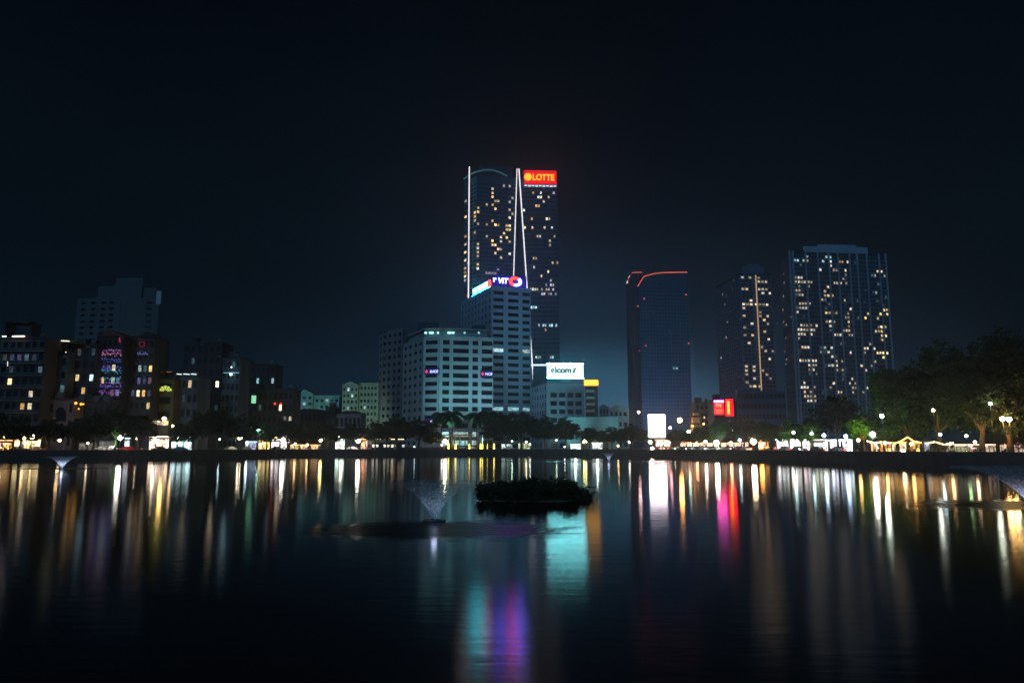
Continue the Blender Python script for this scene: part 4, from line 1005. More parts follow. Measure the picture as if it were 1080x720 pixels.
shop('added warm lit roadside shop row left of the big orange star lamp', 745, 790, 466.5, 0, (1, .42, .2), 3.0, off=22)
shop('red and orange lit stall beside the big orange star lamp', 799, 811, 464, 0, (1, .25, .12), 1.5, off=18)
shop('brilliant white shop front left of the bright row under the trees', 818.5, 832, 462.5, 0, (.9, .97, 1), 3.4, off=18, fascia=((.7, .9, 1), 5))
shop('brilliant greenish white shop front in the bright row', 832.5, 845, 462.5, 0, (.9, 1, .85), 3.4, off=18, fascia=((.85, 1, .9), 4))
shop('brilliant pinkish white shop front in the bright row', 845.5, 857, 463, 0, (1, .78, .78), 3.4, off=18, fascia=((1, .8, .8), 4))
shop('brilliant warm white shop front in the bright row', 857.5, 874, 463, 0, (1, .88, .75), 3.6, off=18, awn='awning_blue')
shop('brilliant bluish white shop front at the right end of the bright row', 874.5, 900, 463, 0, (.92, .94, 1), 4.0, off=18, fascia=((.65, .85, 1), 5))
shop('added amber lit eatery right of the bright star lamp', 917, 946, 466, 0, (1, .50, .14), 1.1, off=17, fascia=((1, .5, .16), 2))  # amber fronts added where moving traffic leaves its light trails
shop('added amber lit eatery front under the large trees', 947, 972, 465.5, 0, (1, .46, .12), 1.3, off=17, fascia=((1, .42, .1), 3))
shop('small blue white kiosk between the added eateries and the tree trunks', 973, 982, 464, 0, (.6, .75, 1), .8, off=12)
shop('amber lit tea house behind the large tree trunks', 983, 1004, 467, 0, (1, .55, .22), 1.2, off=17)
shop('long cream lit low house behind the large tree trunks', 1004.5, 1052, 468, 0, (1, .72, .52), 1.1, off=17, sx=.6)
shop('cream lit house at the far right edge of the shore', 1053, 1100, 467.5, 0, (1, .68, .45), .85, off=19)
b_, c_ = bank(1068, 26), bank(1100, 26)
rt, x0, x1, z = house('house with a teal lit upper window behind the far right trees', 1066, 1110, 412, 158, 'house_grey', 5, (5, .6), [(1076, 424, 'room_cool'), (1078, 420, 'room_cool'), (1077, 430, 'room_cool')])
rt, x0, x1, z = house('dark house glimpsed between the right trees with one cyan window', 938, 968, 398, 205, 'house_dark', 6, (5, .5), [(953, 412, 'room_cool')])

# ------------------------------------------------------------------ vegetation
def leaf_cloud(n, lobes, size, seed, shell=.55):
    r = random.Random(seed); mb = MB()
    tot = sum(l[3] ** 2 for l in lobes)
    for cx, cy, cz, rad, sq in lobes:
        # twiggy sub-clumps give holes and an uneven outline
        k = max(6, int(n / 26 * rad ** 2 / tot))
        for _ in range(k):
            while True:
                d = Vector((r.uniform(-1, 1), r.uniform(-1, 1), r.uniform(-1, 1)))
                if .2 < d.length < 1: break
            d = d.normalized() * r.uniform(shell, 1.08) * rad
            c = Vector((cx, cy, cz)) + Vector((d.x, d.y, d.z * sq))
            cr = rad * r.uniform(.16, .30)
            for _ in range(26):
                p = c + Vector((r.gauss(0, 1), r.gauss(0, 1), r.gauss(0, .6))) * cr * .62
                a = Vector((r.gauss(0, 1), r.gauss(0, 1), r.gauss(0, .7))).normalized()
                b = a.cross(Vector((r.gauss(0, 1), r.gauss(0, 1), r.gauss(0, 1)))).normalized()
                s = size * r.uniform(.6, 1.3)
                mb.add([p - a * s, p + b * s * .55, p + a * s, p - b * s * .55], [(0, 1, 2, 3)])
    return mb

def tree_proto(seed, n, leaf, big=False, lm='leaf'):
    r = random.Random(seed)
    T = MB(); hs = .34 if not big else .24
    lean = r.uniform(-.05, .05)
    T.tube([(0, 0, -.01), (lean * .4, 0, hs * .5), (lean, .01, hs), (lean * 1.1, 0, .62)], [.030, .022, .018, .008] if not big else [.034, .026, .022, .010], 8)
    lobes = []
    nl = 9 if not big else 17
    for i in range(nl):
        a = 2 * math.pi * i / nl + r.uniform(-.3, .3); rr = r.uniform(.18, .30) if not big else r.uniform(.15, .40)
        z = r.uniform(.42, .80) if not big else r.uniform(.28, .82)
        c = (rr * math.cos(a), rr * math.sin(a), z)
        lobes.append((*c, r.uniform(.15, .21), .8))
        T.tube([(lean * .7, 0, hs * .8), (c[0] * .5, c[1] * .5, (hs + z) * .5), (c[0] * .95, c[1] * .95, z)], [.013, .008, .003], 5)
    lobes.append((0, 0, .82, .17, .8)); lobes.append((.05, .02, .62, .2, .8))
    me_t = T.mesh('trunk', M['bark'])
    me_c = leaf_cloud(n, lobes, leaf, seed).mesh('crown', M[lm])
    root = bpy.data.objects.new('tree', None); COL.objects.link(root)
    link('trunk', me_t, root); link('crown', me_c, root)
    return root
protos = [tree_proto(11, 8200, .025), tree_proto(23, 7700, .027), tree_proto(37, 8600, .023, lm='leaf_dark')]
bigs = [tree_proto(51, 19000, .015, True), tree_proto(67, 18000, .016, True, 'leaf_dark')]
used = set()
def tree(px, ytop, wpx, label, off=3.2, kind=0, big=False, group='trees along the lake shore'):
    pr = (bigs if big else protos)[kind]
    if pr in used: r = copy_tree(pr)
    else: r = pr; used.add(pr)
    p = bank(px, off); h = hgt(ytop, p.y) - GZ; w = wpx / F * p.y
    k = w / (.88 if not big else 1.05)
    r.matrix_basis = Matrix.Translation(p) @ Matrix.Rotation(rnd.uniform(0, 6.28), 4, 'Z') @ Matrix.Diagonal((k, k, h / .98, 1))
    tag(r, label, 'tree', group)
    return r
TR = [(-6, 433, 40, 'dark tree cut by the left edge of the photo', 0), (20, 438, 40, 'dark round tree before the lit window of the tall dim apartment house', 1), (50, 441, 36, 'dark low tree right of the golden restaurant lights', 2),
      (77, 443, 30, 'dark tree below the small villa with orange lamps', 0), (98, 433, 42, 'dark bushy tree below the house with round dormers', 1), (121, 428, 40, 'green edged tree right above the white star lamp', 0), (146, 436, 36, 'dark tree left of the pinkish warm shop', 2),
      (192, 446, 26, 'teal tinged small tree over the cyan white shop', 1), (208, 434, 38, 'dark tree just right of the cyan white shop', 0), (229, 430, 42, 'dark broad tree behind the parked white car', 2), (254, 436, 34, 'dark tree over the warm star lamp left of the cyan lamps', 1),
      (281, 446, 28, 'small green lit tree between the two cyan lamps', 0), (303, 442, 36, 'dark tree above the warm white cafe', 2), (325, 444, 34, 'dark tree above the orange cafe terrace', 1), (346, 445, 32, 'dark tree left of the pale greenish gateway', 0), (370, 446, 30, 'dark tree between the gateway and the white star lamp', 2),
      (396, 443, 36, 'dark tree above the left end of the lakeside restaurant', 1), (418, 437, 42, 'big dark tree above the right end of the lakeside restaurant', 0), (441, 441, 40, 'dark round tree left of the palms', 2), (456, 452, 24, 'small dark tree beside the warm star lamp by the palms', 1),
      (528, 434, 40, 'dark tree right of the uplit flagpoles', 0), (550, 433, 42, 'dark tree below the row of lit windows of the blue grey tower', 2), (574, 437, 40, 'dark tree with a pale trunk below the billboard building', 1), (597, 439, 38, 'dark tree left of the yellow star lamp', 0), (622, 450, 32, 'low dark tree above the yellow star lamp', 2),
      (645, 449, 34, 'dark bluish tree below the rounded teal roof', 1), (666, 446, 36, 'dark tree left of the dazzling video screen', 0),
      (716, 452, 26, 'low dark tree below the orange lamp behind the road', 2), (738, 449, 30, 'dark tree below the orange pavilion', 1), (760, 441, 36, 'dark tree below the red neon house', 0), (785, 440, 38, 'dark tree above the big orange star lamp', 2), (809, 443, 34, 'green lit tree at the left end of the bright shop row', 0),
      (833, 441, 36, 'yellow green lit tree over the greenish white shop', 1), (856, 440, 36, 'yellow green lit tree over the pinkish white shop', 0), (884, 415, 50, 'tall dark tree over the right end of the bright shop row', 2), (912, 432, 34, 'lime green lit tree beside the bright star lamp', 0), (933, 438, 36, 'green lit tree right of the bright star lamp', 1)]
for px, yt, w, lab, k in TR:
    off = 17 if 700 < px < 900 else (2.6 if px < 700 else 9)
    tree(px, yt, w, lab, off, k)
BG = [(958, 392, 70, 'large dark tree nearest the apartment towers on the right shore', 0, 15), (994, 374, 88, 'large dark tree with a round crown behind the blue white kiosk', 1, 15), (1036, 364, 100, 'very large dark tree with an orange lit leaning trunk', 0, 10),
      (1066, 356, 104, 'very large dark tree with the orange lit thick trunk by twin lamps', 1, 8), (1112, 352, 110, 'very large dark tree cut by the right edge of the photo', 0, 11)]
for px, yt, w, lab, k, off in BG: tree(px, yt - 5, w, lab, off, k, True, 'large trees on the right shore')

def palm_proto():
    T = MB(); T.tube([(0, 0, -.02), (.01, 0, .35), (.0, 0, .80)], [.022, .016, .012], 8); T.tube([(0, 0, .80), (0, 0, .88)], [.014, .008], 8)
    C = MB(); r = random.Random(5)
    for i in range(26):
        a = 2 * math.pi * i / 13 + r.uniform(-.2, .2); up = r.uniform(-.5, 1.3); ln = r.uniform(.30, .40)
        pts = []
        for k in range(7):
            t = k / 6; pts.append(Vector((math.cos(a) * ln * t * math.cos(up * .6), math.sin(a) * ln * t * math.cos(up * .6), .86 + ln * (t * math.sin(up) * .8 - .75 * t * t))))
        C.tube(pts, [.004, .004, .003, .003, .002, .002, .001], 4)
        side = Vector((-math.sin(a), math.cos(a), 0))
        for k in range(26):
            t = .12 + .86 * k / 26; i0 = min(5, int(t * 6)); p = pts[i0].lerp(pts[i0 + 1], t * 6 - i0); fw = (pts[i0 + 1] - pts[i0]).normalized()
            l_ = .13 * (1 - .6 * abs(t - .45))
            for s in (-1, 1):
                tip = p + side * s * l_ * .85 + fw * l_ * .5 + Vector((0, 0, -l_ * .45)); C.add([p - fw * .012, p + fw * .012, tip], [(0, 1, 2)])
    root = bpy.data.objects.new('palm_tree', None); COL.objects.link(root)
    link('trunk', T.mesh('trunk', M['bark']), root); link('crown', C.mesh('crown', M['leaf_palm']), root)
    return root
pp = palm_proto()
for i, (px, yt, lab, off) in enumerate([(465, 431, 'dark palm leftmost of those before the white office block', 10), (477, 430, 'dark palm before the middle windows of the white office block', 8), (503, 431, 'dark palm beside the tall uplit pole', 9), (515, 430, 'dark palm before the right end of the white office block', 7)]):
    r = pp if i == 0 else copy_tree(pp)
    p = bank(px, off); h = hgt(yt, p.y) - GZ
    r.matrix_basis = Matrix.Translation(p) @ Matrix.Rotation(i * 1.3, 4, 'Z') @ Matrix.Diagonal((h * .92, h * .92, h / 1.0, 1))
    tag(r, lab, 'palm tree', 'palms before the white office block')

# floating bank of water plants
ic = wpoint(560, 530); ic.y += 3.2; ic.x = at(560, 530, ic.y).x
r = thing('plant_island', 'dark floating island of dense low plants in the middle of the lake', 'plant island', (ic.x, ic.y, 0))
mb = MB(); mb.prism([(3.7 * math.cos(2 * math.pi * i / 20) * (1 + .08 * math.sin(i * 2.3)), 2.1 * math.sin(2 * math.pi * i / 20)) for i in range(20)], -.1, .05); mb.build('raft', M['bark'], r, (0, 0, 0))
lb = []
rr = random.Random(3)
for i in range(90):
    a = rr.uniform(0, 6.28); q = math.sqrt(rr.random()); x, y = 3.9 * q * math.cos(a), 2.3 * q * math.sin(a); e = 1 - (abs(x) / 4.6) ** 4
    lb.append((x, y, rr.uniform(.15, 1.0) * e + .05, rr.uniform(.45, .58), .95))
leaf_cloud(52000, lb, .065, 9, .3).build('foliage', M['leaf_dark'], r, (0, 0, 0))
# ------------------------------------------------------------------ lamps
def street_lamp(px, py, off, col, rad, s, label, style='globe', group='lamps along the lake shore'):
    rad *= 1.4
    p = bank(px, off); z = hgt(py, p.y) - p.z
    r = thing('street_lamp', label, 'street lamp', p, 0, group)
    mb = MB()
    if style == 'globe':
        mb.tube([(0, 0, 0), (0, 0, .5)], [.14, .09], 8); mb.tube([(0, 0, .5), (0, 0, z - rad * .8)], .055, 8)
        mb.tube([(0, 0, z - rad - .12), (0, 0, z - rad * .85)], [.06, .16], 8)
    else:
        mb.tube([(.9, 0, 0), (.9, 0, .6)], [.16, .1], 8); mb.tube([(.9, 0, .6), (.9, 0, z - .3), (.6, 0, z + .25), (0, 0, z + rad + .1)], [.07, .06, .05, .04], 8)
        mb.tube([(0, 0, z + rad * .5), (0, 0, z + rad + .2)], [.3, .08], 8)
    mb.build('pole', M['metal'], r, (0, 0, 0), True)
    mb = MB(); mb.ball((0, 0, z), rad, 12, 8); mb.build('lamp_globe', lampm(col, s * 2.1), r, (0, 0, 0), True)
    return r
W1, W2, W3, CW, GN = (1, .62, .26), (1, .80, .52), (1, .93, .82), (.62, .95, 1), (.75, 1, .62)
LAMPS = [(4, 460, 4, W1, .32, 22, 'small warm lamp at the far left edge of the shore'), (24, 462, 4, W1, .34, 24, 'warm lamp over the left half of the golden restaurant'), (32.5, 460.5, 4, W1, .46, 34, 'bigger warm lamp over the right half of the golden restaurant'),
    (126, 461, 4, W3, .52, 42, 'brilliant white star lamp under the green edged tree'), (144, 462, 5, W2, .28, 14, 'small warm lamp just right of the brilliant white star lamp'), (171, 441.5, 8, (1, .55, .15), .42, 22, 'high orange lamp on the lit upper balcony'),
    (162, 461, 6, W2, .36, 24, 'warm lamp before the pinkish warm shop'), (187, 462, 5, CW, .36, 22, 'cyan white lamp before the left half of the cyan white shop'), (200, 462, 5, CW, .36, 24, 'cyan white lamp before the right half of the cyan white shop'),
    (252.5, 462, 4, W2, .46, 30, 'warm star lamp right of the parked white car'), (260, 467, 5, CW, .3, 16, 'small cyan lamp before the small blue shop'), (271.5, 454, 5, (.4, 1, .85), .42, 20, 'left cyan lamp of the pair over the orange stall'), (277.5, 455, 6, (.9, .85, .1), .36, 14, 'yellow lamp between the pair of cyan lamps'),
    (283, 454, 5, (.4, 1, .85), .38, 16, 'right cyan lamp of the pair over the orange stall'), (298, 463.5, 5, W3, .5, 30, 'white lamp before the warm white cafe'), (311, 468, 6, W1, .3, 12, 'small warm lamp before the left end of the orange terrace'), (324, 469, 6, W1, .3, 12, 'small warm lamp before the middle of the orange terrace'),
    (335.5, 458, 5, W1, .42, 14, 'upper warm lamp of two at the right end of the orange terrace'), (338, 464, 5, (1, .75, .3), .44, 18, 'lower warm lamp of two at the right end of the orange terrace'), (357, 461, 5, (.9, 1, .6), .4, 16, 'greenish lamp over the pale gateway'), (360, 467, 5, W3, .4, 14, 'pale lamp low before the gateway'),
    (377.5, 464.5, 5, W3, .58, 44, 'brilliant white star lamp left of the orange shrine house'), (384.5, 463, 6, (1, .22, .03), .5, 14, 'deep orange lamp at the orange shrine house'), (469.5, 465, 5, W2, .5, 36, 'warm star lamp left of the uplit columns'),
    (466, 469, 6, W3, .25, 10, 'small pale lamp at the foot of the warm star lamp by the palms'), (555, 466, 5, W2, .26, 10, 'small warm lamp under the middle trees'), (559, 468.5, 5, W3, .22, 10, 'small pale lamp under the middle trees'), (596, 471, 5, W3, .22, 12, 'tiny white lamp left of the teal white stall'),
    (617, 465.5, 5, (1, .82, .25), .55, 34, 'yellow star lamp below the billboard building'), (607, 470, 5, (.75, 1, .95), .36, 20, 'teal white lamp at the teal white stall'), (630, 468.5, 5, (.8, 1, .95), .4, 22, 'white lamp right of the yellow star lamp'), (664, 466, 5, W3, .3, 8, 'dim pale lamp below the dark bluish tree'),
    (686, 466, 4, (1, .8, .25), .42, 24, 'yellow lamp below the dazzling video screen'), (688, 473, 4, W2, .46, 24, 'low warm lamp at the wall below the video screen'), (707.5, 451, 30, (1, .45, .5), .36, 12, 'pink red lamp right of the dazzling video screen'),
    (727, 455, 24, GN, .4, 20, 'small greenish white lamp in the low dark trees'), (744.5, 465.5, 14, W3, .36, 20, 'left small white lamp left of the green tinged star lamp'), (756, 466.5, 8, (.85, 1, .8), .55, 44, 'green tinged white star lamp under the red neon house'), (773, 453, 20, CW, .25, 10, 'tiny pale lamp high in the tree below the red neon house'),
    (780.5, 464, 16, CW, .3, 16, 'tiny cool lamp between the two star lamps'), (795, 465.5, 8, (1, .72, .42), .58, 46, 'big orange star lamp left of the red and orange stall'), (824, 456.5, 16, CW, .34, 16, 'cool lamp over the left end of the bright shop row'), (803, 470.5, 8, (1, .4, .05), .42, 20, 'low amber lamp right of the big orange star lamp'),
    (921.5, 458, 5, W3, .36, 46, 'bright star lamp right of the bright shop row'), (932.5, 438.5, 3, (.85, 1, .85), .25, 40, 'high white star lamp above the bright star lamp'), (952.5, 476, 1.2, (1, .72, .38), .28, 34, 'low warm star lamp at the edge of the wall'), (987.5, 432.5, 1.8, (.95, 1, .85), .18, 30, 'high pale lamp among the large trees'),
    (1049, 425.5, 1.4, (.95, 1, .75), .19, 34, 'high pale star lamp left of the twin orange lamps'), (1060.5, 441.5, 1.6, (1, .55, .16), .29, 44, 'left lamp of the twin orange lamps at the thick trunk'), (1067.5, 442, 1.6, (1, .6, .2), .29, 44, 'right lamp of the twin orange lamps at the thick trunk'), (993, 458, 4, CW, .18, 16, 'small blue white lamp by the kiosk'), (1020.5, 459.5, 3, (.6, 1, .4), .2, 6, 'small green lamp among the large trunks'),
 (62, 464, 6, W1, .3, 14, 'small warm lamp between the golden restaurant and the slim pale post'), (92, 467, 6, W2, .2, 8, 'tiny warm lamp at the garden gate'), (180.5, 449, 9, W1, .26, 12, 'small warm lamp right of the lit upper balcony'), (206, 454, 6, CW, .24, 12, 'small cyan lamp above the right end of the cyan white shop'), (231, 463, 6, CW, .2, 8, 'tiny cool lamp in the dark before the white car'),
 (248, 459, 7, (1, .25, .2), .26, 8, 'small red lamp just left above the warm star lamp'), (264, 450, 9, (1, .42, .12), .32, 12, 'orange lamp high between the star lamp and the cyan pair'), (290, 461, 7, W1, .3, 14, 'small warm lamp right of the cyan pair'), (346, 470, 5, W3, .2, 8, 'tiny pale lamp right of the orange terrace'), (411, 462, 5, W1, .2, 10, 'tiny warm lamp over the lakeside restaurant'), (437, 471, 4, CW, .16, 8, 'tiny pale lamp on the dark bank right of the lakeside restaurant'),
 (540, 465, 6, (.6, 1, .7), .24, 10, 'small green lamp at the small greenish stall'), (587, 464, 6, GN, .22, 8, 'tiny green lamp under the middle trees right part'), (652, 470, 5, W1, .24, 12, 'small warm lamp right of the white lit stall'), (699, 467, 7, (1, .35, .2), .34, 18, 'red orange lamp left above the green taxi'), (735, 467, 18, (1, .45, .2), .36, 20, 'small orange lamp above the added market row'), (771, 467, 17, (1, .4, .2), .34, 18, 'small orange lamp between the two star lamps low down'),
 (838, 456, 14, CW, .26, 14, 'small cool lamp among the yellow green trees'), (857, 457, 14, CW, .26, 14, 'small cool lamp above the pinkish white shop'), (870, 459, 13, (.55, .8, 1), .3, 18, 'bluish lamp above the warm white shop'), (893, 460, 10, (.5, .7, 1), .28, 18, 'blue lamp at the right end of the bright shop row'), (906, 464, 6, (1, .55, .2), .24, 16, 'small amber lamp left of the bright star lamp'), (934, 467, 4, (1, .5, .15), .22, 22, 'amber lamp before the first added eatery'), (962, 468, 4, (1, .5, .15), .2, 22, 'amber lamp before the second added eatery'), (1003, 468, 4, (1, .62, .3), .18, 16, 'small amber lamp before the tea house'), (1029, 466, 4, (1, .7, .4), .18, 16, 'small cream lamp beside the leaning trunk')]
for q in LAMPS: street_lamp(*q[:6], q[6])
street_lamp(718, 443, 26, (1, .42, .1), .62, 34, 'tall orange star lamp standing behind the road', 'arm')
street_lamp(674.5, 434.5, 60, (1, .6, .62), .42, 14, 'tall pinkish lamp left above the dazzling video screen', 'arm')

# ground floodlights for green lit foliage and facades; those at the tower feet are added
def flood(px, off, target, col, power, label, size=50, dy=0, z=GZ, pos=None, blend=1):
    p = Vector(pos) if pos is not None else bank(px, off) + Vector((0, dy, 0))
    r = thing('floodlight', label, 'floodlight', p, 0, 'floodlights on the ground')
    mb = MB(); mb.box(-.25, .25, -.2, .2, .004, .1); mb.tube([(-.28, 0, .1), (-.28, 0, .5)], .03, 5); mb.tube([(.28, 0, .1), (.28, 0, .5)], .03, 5); mb.box(-.25, .25, -.15, .15, .3, .65); mb.build('housing', M['metal'], r, (0, 0, 0))
    d = bpy.data.lights.new('flood_lamp', 'SPOT'); d.energy = power; d.color = col; d.spot_size = R(size); d.spot_blend = blend; d.shadow_soft_size = .4
    o = bpy.data.objects.new('flood_lamp', d); COL.objects.link(o); o.parent = r; o.location = (0, 0, .8)
    v = Vector(target) - (p + Vector((0, 0, .8))); o.rotation_mode = 'QUATERNION'; o.rotation_quaternion = v.to_track_quat('-Z', 'Y')
    return r
TEAL = (.28, .86, 1.0)
FL = 1.0
for i, (x, tx, pw, lab) in enumerate([(452, 455, 12500, 'left floodlight aimed at the white office block'), (480, 484, 26000, 'middle floodlight aimed at the white office block'), (505, 505, 24000, 'right floodlight aimed at the white office block')]):
    p = at(x, 470, 331); flood(0, 0, at(tx, 372, 352), TEAL, pw * FL, lab, 80, pos=(p.x, p.y, GZ))
p = at(530, 470, 335); flood(0, 0, at(540, 350, 382), (.40, .72, 1), 60000 * FL, 'floodlight aimed at the front of the blue grey tower', 80, pos=(p.x, p.y, GZ))
p = at(596, 470, 325); flood(0, 0, at(597, 420, 352), (.25, .8, .9), 12000 * FL, 'floodlight aimed at the billboard building', 90, pos=(p.x, p.y, GZ))
p = at(653, 470, 320); flood(0, 0, at(653, 437, 345), (.3, .85, .95), 7000 * FL, 'floodlight aimed at the rounded teal roof building', 60, pos=(p.x, p.y, GZ))
p = at(330, 470, 395); flood(0, 0, at(333, 424, 430), (.35, 1, .92), 14000 * FL, 'floodlight aimed at the teal gabled apartments', 90, pos=(p.x, p.y, GZ))
p = at(382, 470, 375); flood(0, 0, at(382, 425, 412), (.75, 1, .62), 22000 * FL, 'floodlight aimed at the cream green gabled apartments', 90, pos=(p.x, p.y, GZ))
for px, off, tg, col, pw, lab in [(904, 1.5, (907, 434, 9), (.6, 1, .04), 14000, 'lime floodlight under the tree by the bright star lamp'), (835, 9, (833, 449, 17), (.7, 1, .2), 8000, 'yellow green floodlight under the tree over the greenish white shop'),
        (858, 9, (856, 449, 17), (.7, 1, .2), 9000, 'yellow green floodlight under the tree over the pinkish white shop'), (122, 1.5, (119, 440, 4), (.3, 1, .3), 3000, 'green floodlight under the tree by the white star lamp'), (193, 1.5, (193, 452, 4), (.2, .9, .8), 3000, 'teal floodlight under the small tree at the cyan shop'),
        (1058, 1.2, (1064, 446, 8), (1, .5, .13), 7000, 'orange floodlight at the thick trunk by the twin lamps'), (1034, 1.2, (1038, 440, 10), (1, .6, .2), 6000, 'orange floodlight at the leaning trunk'), (978, 2, (981, 450, 12), (.5, 1, .2), 2600, 'green floodlight among the large trees'), (1006, 3, (1010, 446, 12), (.8, .9, .25), 2200, 'yellow green floodlight left of the leaning trunk'), (946, 3, (950, 452, 14), (.45, 1, .3), 2600, 'green floodlight under the large tree nearest the towers'), (760, 8, (758, 448, 17), (.25, 1, .55), 6000, 'green floodlight beside the green tinged star lamp'), (280, 3, (282, 452, 3), (.5, 1, .3), 2500, 'green floodlight at the tree between the cyan lamps')]:
    p = bank(px, off); t = at(tg[0], tg[1], D(tg[0]) + tg[2]); flood(px, off, t, col, pw, lab, 70)

p = at(735.5, 470, 282); flood(0, 0, at(735.5, 441, 291), (1, .40, .07), 40000, 'orange floodlight before the pavilion tower', 70, pos=(p.x, p.y, GZ))
p = at(694, 470, 555); flood(0, 0, at(697, 400, 603), (.30, .55, 1), 60000, 'added unseen floodlight aimed at the lower storeys of the dark office tower', 100, pos=(p.x, p.y, GZ))  # unseen, added to brighten the tower foot like haze lit by the city
p = at(572, 470, 690); flood(0, 0, at(572, 390, 736), (.2, .75, 1), 50000, 'added unseen floodlight aimed at the lower storeys of the tallest tower', 100, pos=(p.x, p.y, GZ))  # unseen, added for the same city glow low on this tower
# uplit yellow columns and poles by the palms
def uplit(px, ytop, off, label, rb=.24, flag=None):
    p = bank(px, off); h = hgt(ytop, p.y) - GZ
    r = thing('flagpole', label, 'flagpole', p, 0, 'uplit poles by the palms')
    mb = MB(); mb.tube([(0, 0, 0), (0, 0, .5)], [rb * 2, rb * 1.6], 10); mb.tube([(0, 0, .5), (0, 0, h)], [rb, rb * .35], 8); mb.build('pole', M['white_paint'], r, (0, 0, 0), True)
    mb = MB(); mb.lathe([(rb * 1.9, .5), (rb * 2.0, .62), (rb * 1.2, .62)], 12); mb.lathe([(rb * 1.12, .63), (rb * 1.0, 2.6)], 12); mb.build('base_glow', lampm((1, .72, .10), 6), r, (0, 0, 0), True)  # ring plus emissive sleeve: the uplight on the shaft is put in as glow
    if flag:
        mb = MB(); mb.add([(0.1, 0, h - .2), (1.5, .3, h - .4), (2.6, -.1, h - .5), (2.6, -.1, h - 2.0), (1.5, .3, h - 1.9), (.1, 0, h - 1.8)], [(0, 5, 4, 1), (1, 4, 3, 2)]); mb.build('flag', flag, r, (0, 0, 0))
    return r
fr_, fb_ = mat('flag_red', (.6, .05, .03), .8, .1), mat('flag_blue', (.2, .2, .5), .8, .1)
uplit(507, 436, 7, 'tallest yellow uplit pole by the palms', .3); uplit(514.5, 443.5, 8, 'middle yellow uplit pole, flying a pale blue flag', .24, fb_); uplit(509, 442, 12, 'pole behind the tallest uplit pole, flying a red flag', .14, fr_)
uplit(521, 461, 7, 'short yellow uplit post rightmost of the poles', .26); uplit(473, 461, 7, 'short yellow uplit post right of the warm star lamp', .26); uplit(480.5, 462, 8, 'short yellow uplit post before the lit entrance', .3); uplit(495, 464, 9, 'short uplit post between the entrance and the tallest pole', .2)
def hi_post(px, ytop, off, label):
    p = bank(px, off); h = hgt(ytop, p.y) - GZ; mb = MB(); mb.tube([(0, 0, 0), (0, 0, .3)], .2, 8); mb.tube([(0, 0, .3), (0, 0, h)], [.11, .08], 8); mb.ball((0, 0, h), .13)
    o = mb.build('pale_post', M['white_paint'], None, (0, 0, 0)); o.location = p; tag(o, label, 'post')
hi_post(67, 466, 2.4, 'slim pale post on the bank before the small villa'); hi_post(573, 463, 2, 'slim pale post on the bank under the middle trees')

# ------------------------------------------------------------------ vehicles
def car_proto():
    root = bpy.data.objects.new('parked_car', None); COL.objects.link(root)
    prof = [(-2.15, .35), (-2.2, .75), (-1.95, .95), (-1.55, 1.0), (-1.0, 1.42), (.35, 1.45), (1.05, 1.0), (1.95, .85), (2.2, .62), (2.2, .35)]
    def side(pr, hw, taper=.0):
        mb = MB(); n = len(pr)
        vs = [(x, -hw + (taper if z > 1.05 else 0), z) for x, z in pr] + [(x, hw - (taper if z > 1.05 else 0), z) for x, z in pr]
        mb.add(vs, [tuple(range(n)), tuple(range(2 * n - 1, n - 1, -1))] + [(i, n + i, n + (i + 1) % n, (i + 1) % n) for i in range(n)]); return mb
    link('body', side(prof, .86, .14).mesh('body', M['car_white']), root)
    mb = MB()
    for s in (-1, 1): mb.add([(-1.35, s * .80, 1.02), (.85, s * .80, 1.02), (.30, s * .745, 1.36), (-.95, s * .745, 1.36)], [(0, 1, 2, 3) if s < 0 else (3, 2, 1, 0)])
    mb.add([(1.06, -.68, 1.03), (1.06, .68, 1.03), (.40, .62, 1.44), (.40, -.62, 1.44)], [(0, 1, 2, 3)]); mb.add([(-1.56, -.68, 1.03), (-1.56, .68, 1.03), (-1.04, .62, 1.43), (-1.04, -.62, 1.43)], [(3, 2, 1, 0)])
    link('window_glass', mb.mesh('window_glass', M['dark_glass']), root)
    for x in (-1.35, 1.35):
        for s in (-1, 1):
            mb = MB(); mb.tube([(x, s * .72, .33), (x, s * .9, .33)], .33, 14); o = link('wheel', mb.mesh('wheel', M['rubber']), root)
            mb = MB(); mb.tube([(x, s * .895, .33), (x, s * .91, .33)], .19, 10); link('rim', mb.mesh('rim', M['chrome']), o)
    for s in (-1, 1):
        mb = MB(); mb.ball((2.14, s * .62, .66), .13, 8, 5); link('headlight', mb.mesh('headlight', M['white_paint']), root)
        mb = MB(); mb.box(-2.24, -2.14, s * .62 - .14, s * .62 + .14, .70, .84); link('taillight', mb.mesh('taillight', M['awning_red']), root)
    return root
cp = car_proto(); first = [True]
HEAD = emit('headlight_on', (1, .95, .85), 60, True); TAIL = emit('taillight_on', (1, .03, .02), 45, True)
bodies = {}
def car(px, off, col, label, face=1, on=False, name='parked_car', group='cars along the lake road'):
    r = cp if first[0] else copy_tree(cp); first[0] = False
    p = bank(px, off, GZ + .015); q = bank(px + 4, off); yaw = math.atan2(q.y - p.y, q.x - p.x) + (0 if face > 0 else math.pi) + rnd.uniform(-.05, .05)
    r.name = name; r.matrix_basis = Matrix.Translation(p) @ Matrix.Rotation(yaw, 4, 'Z'); tag(r, label, 'car', group)
    for ch in r.children:
        n = ch.name.split('.')[0]
        key = {'body': col, 'headlight': 'HEAD' if on else None, 'taillight': 'TAIL' if on else None}.get(n)
        if key:
            if (n, key) not in bodies:
                me = ch.data.copy(); me.materials[0] = HEAD if key == 'HEAD' else TAIL if key == 'TAIL' else M[key]; bodies[(n, key)] = me
            ch.data = bodies[(n, key)]
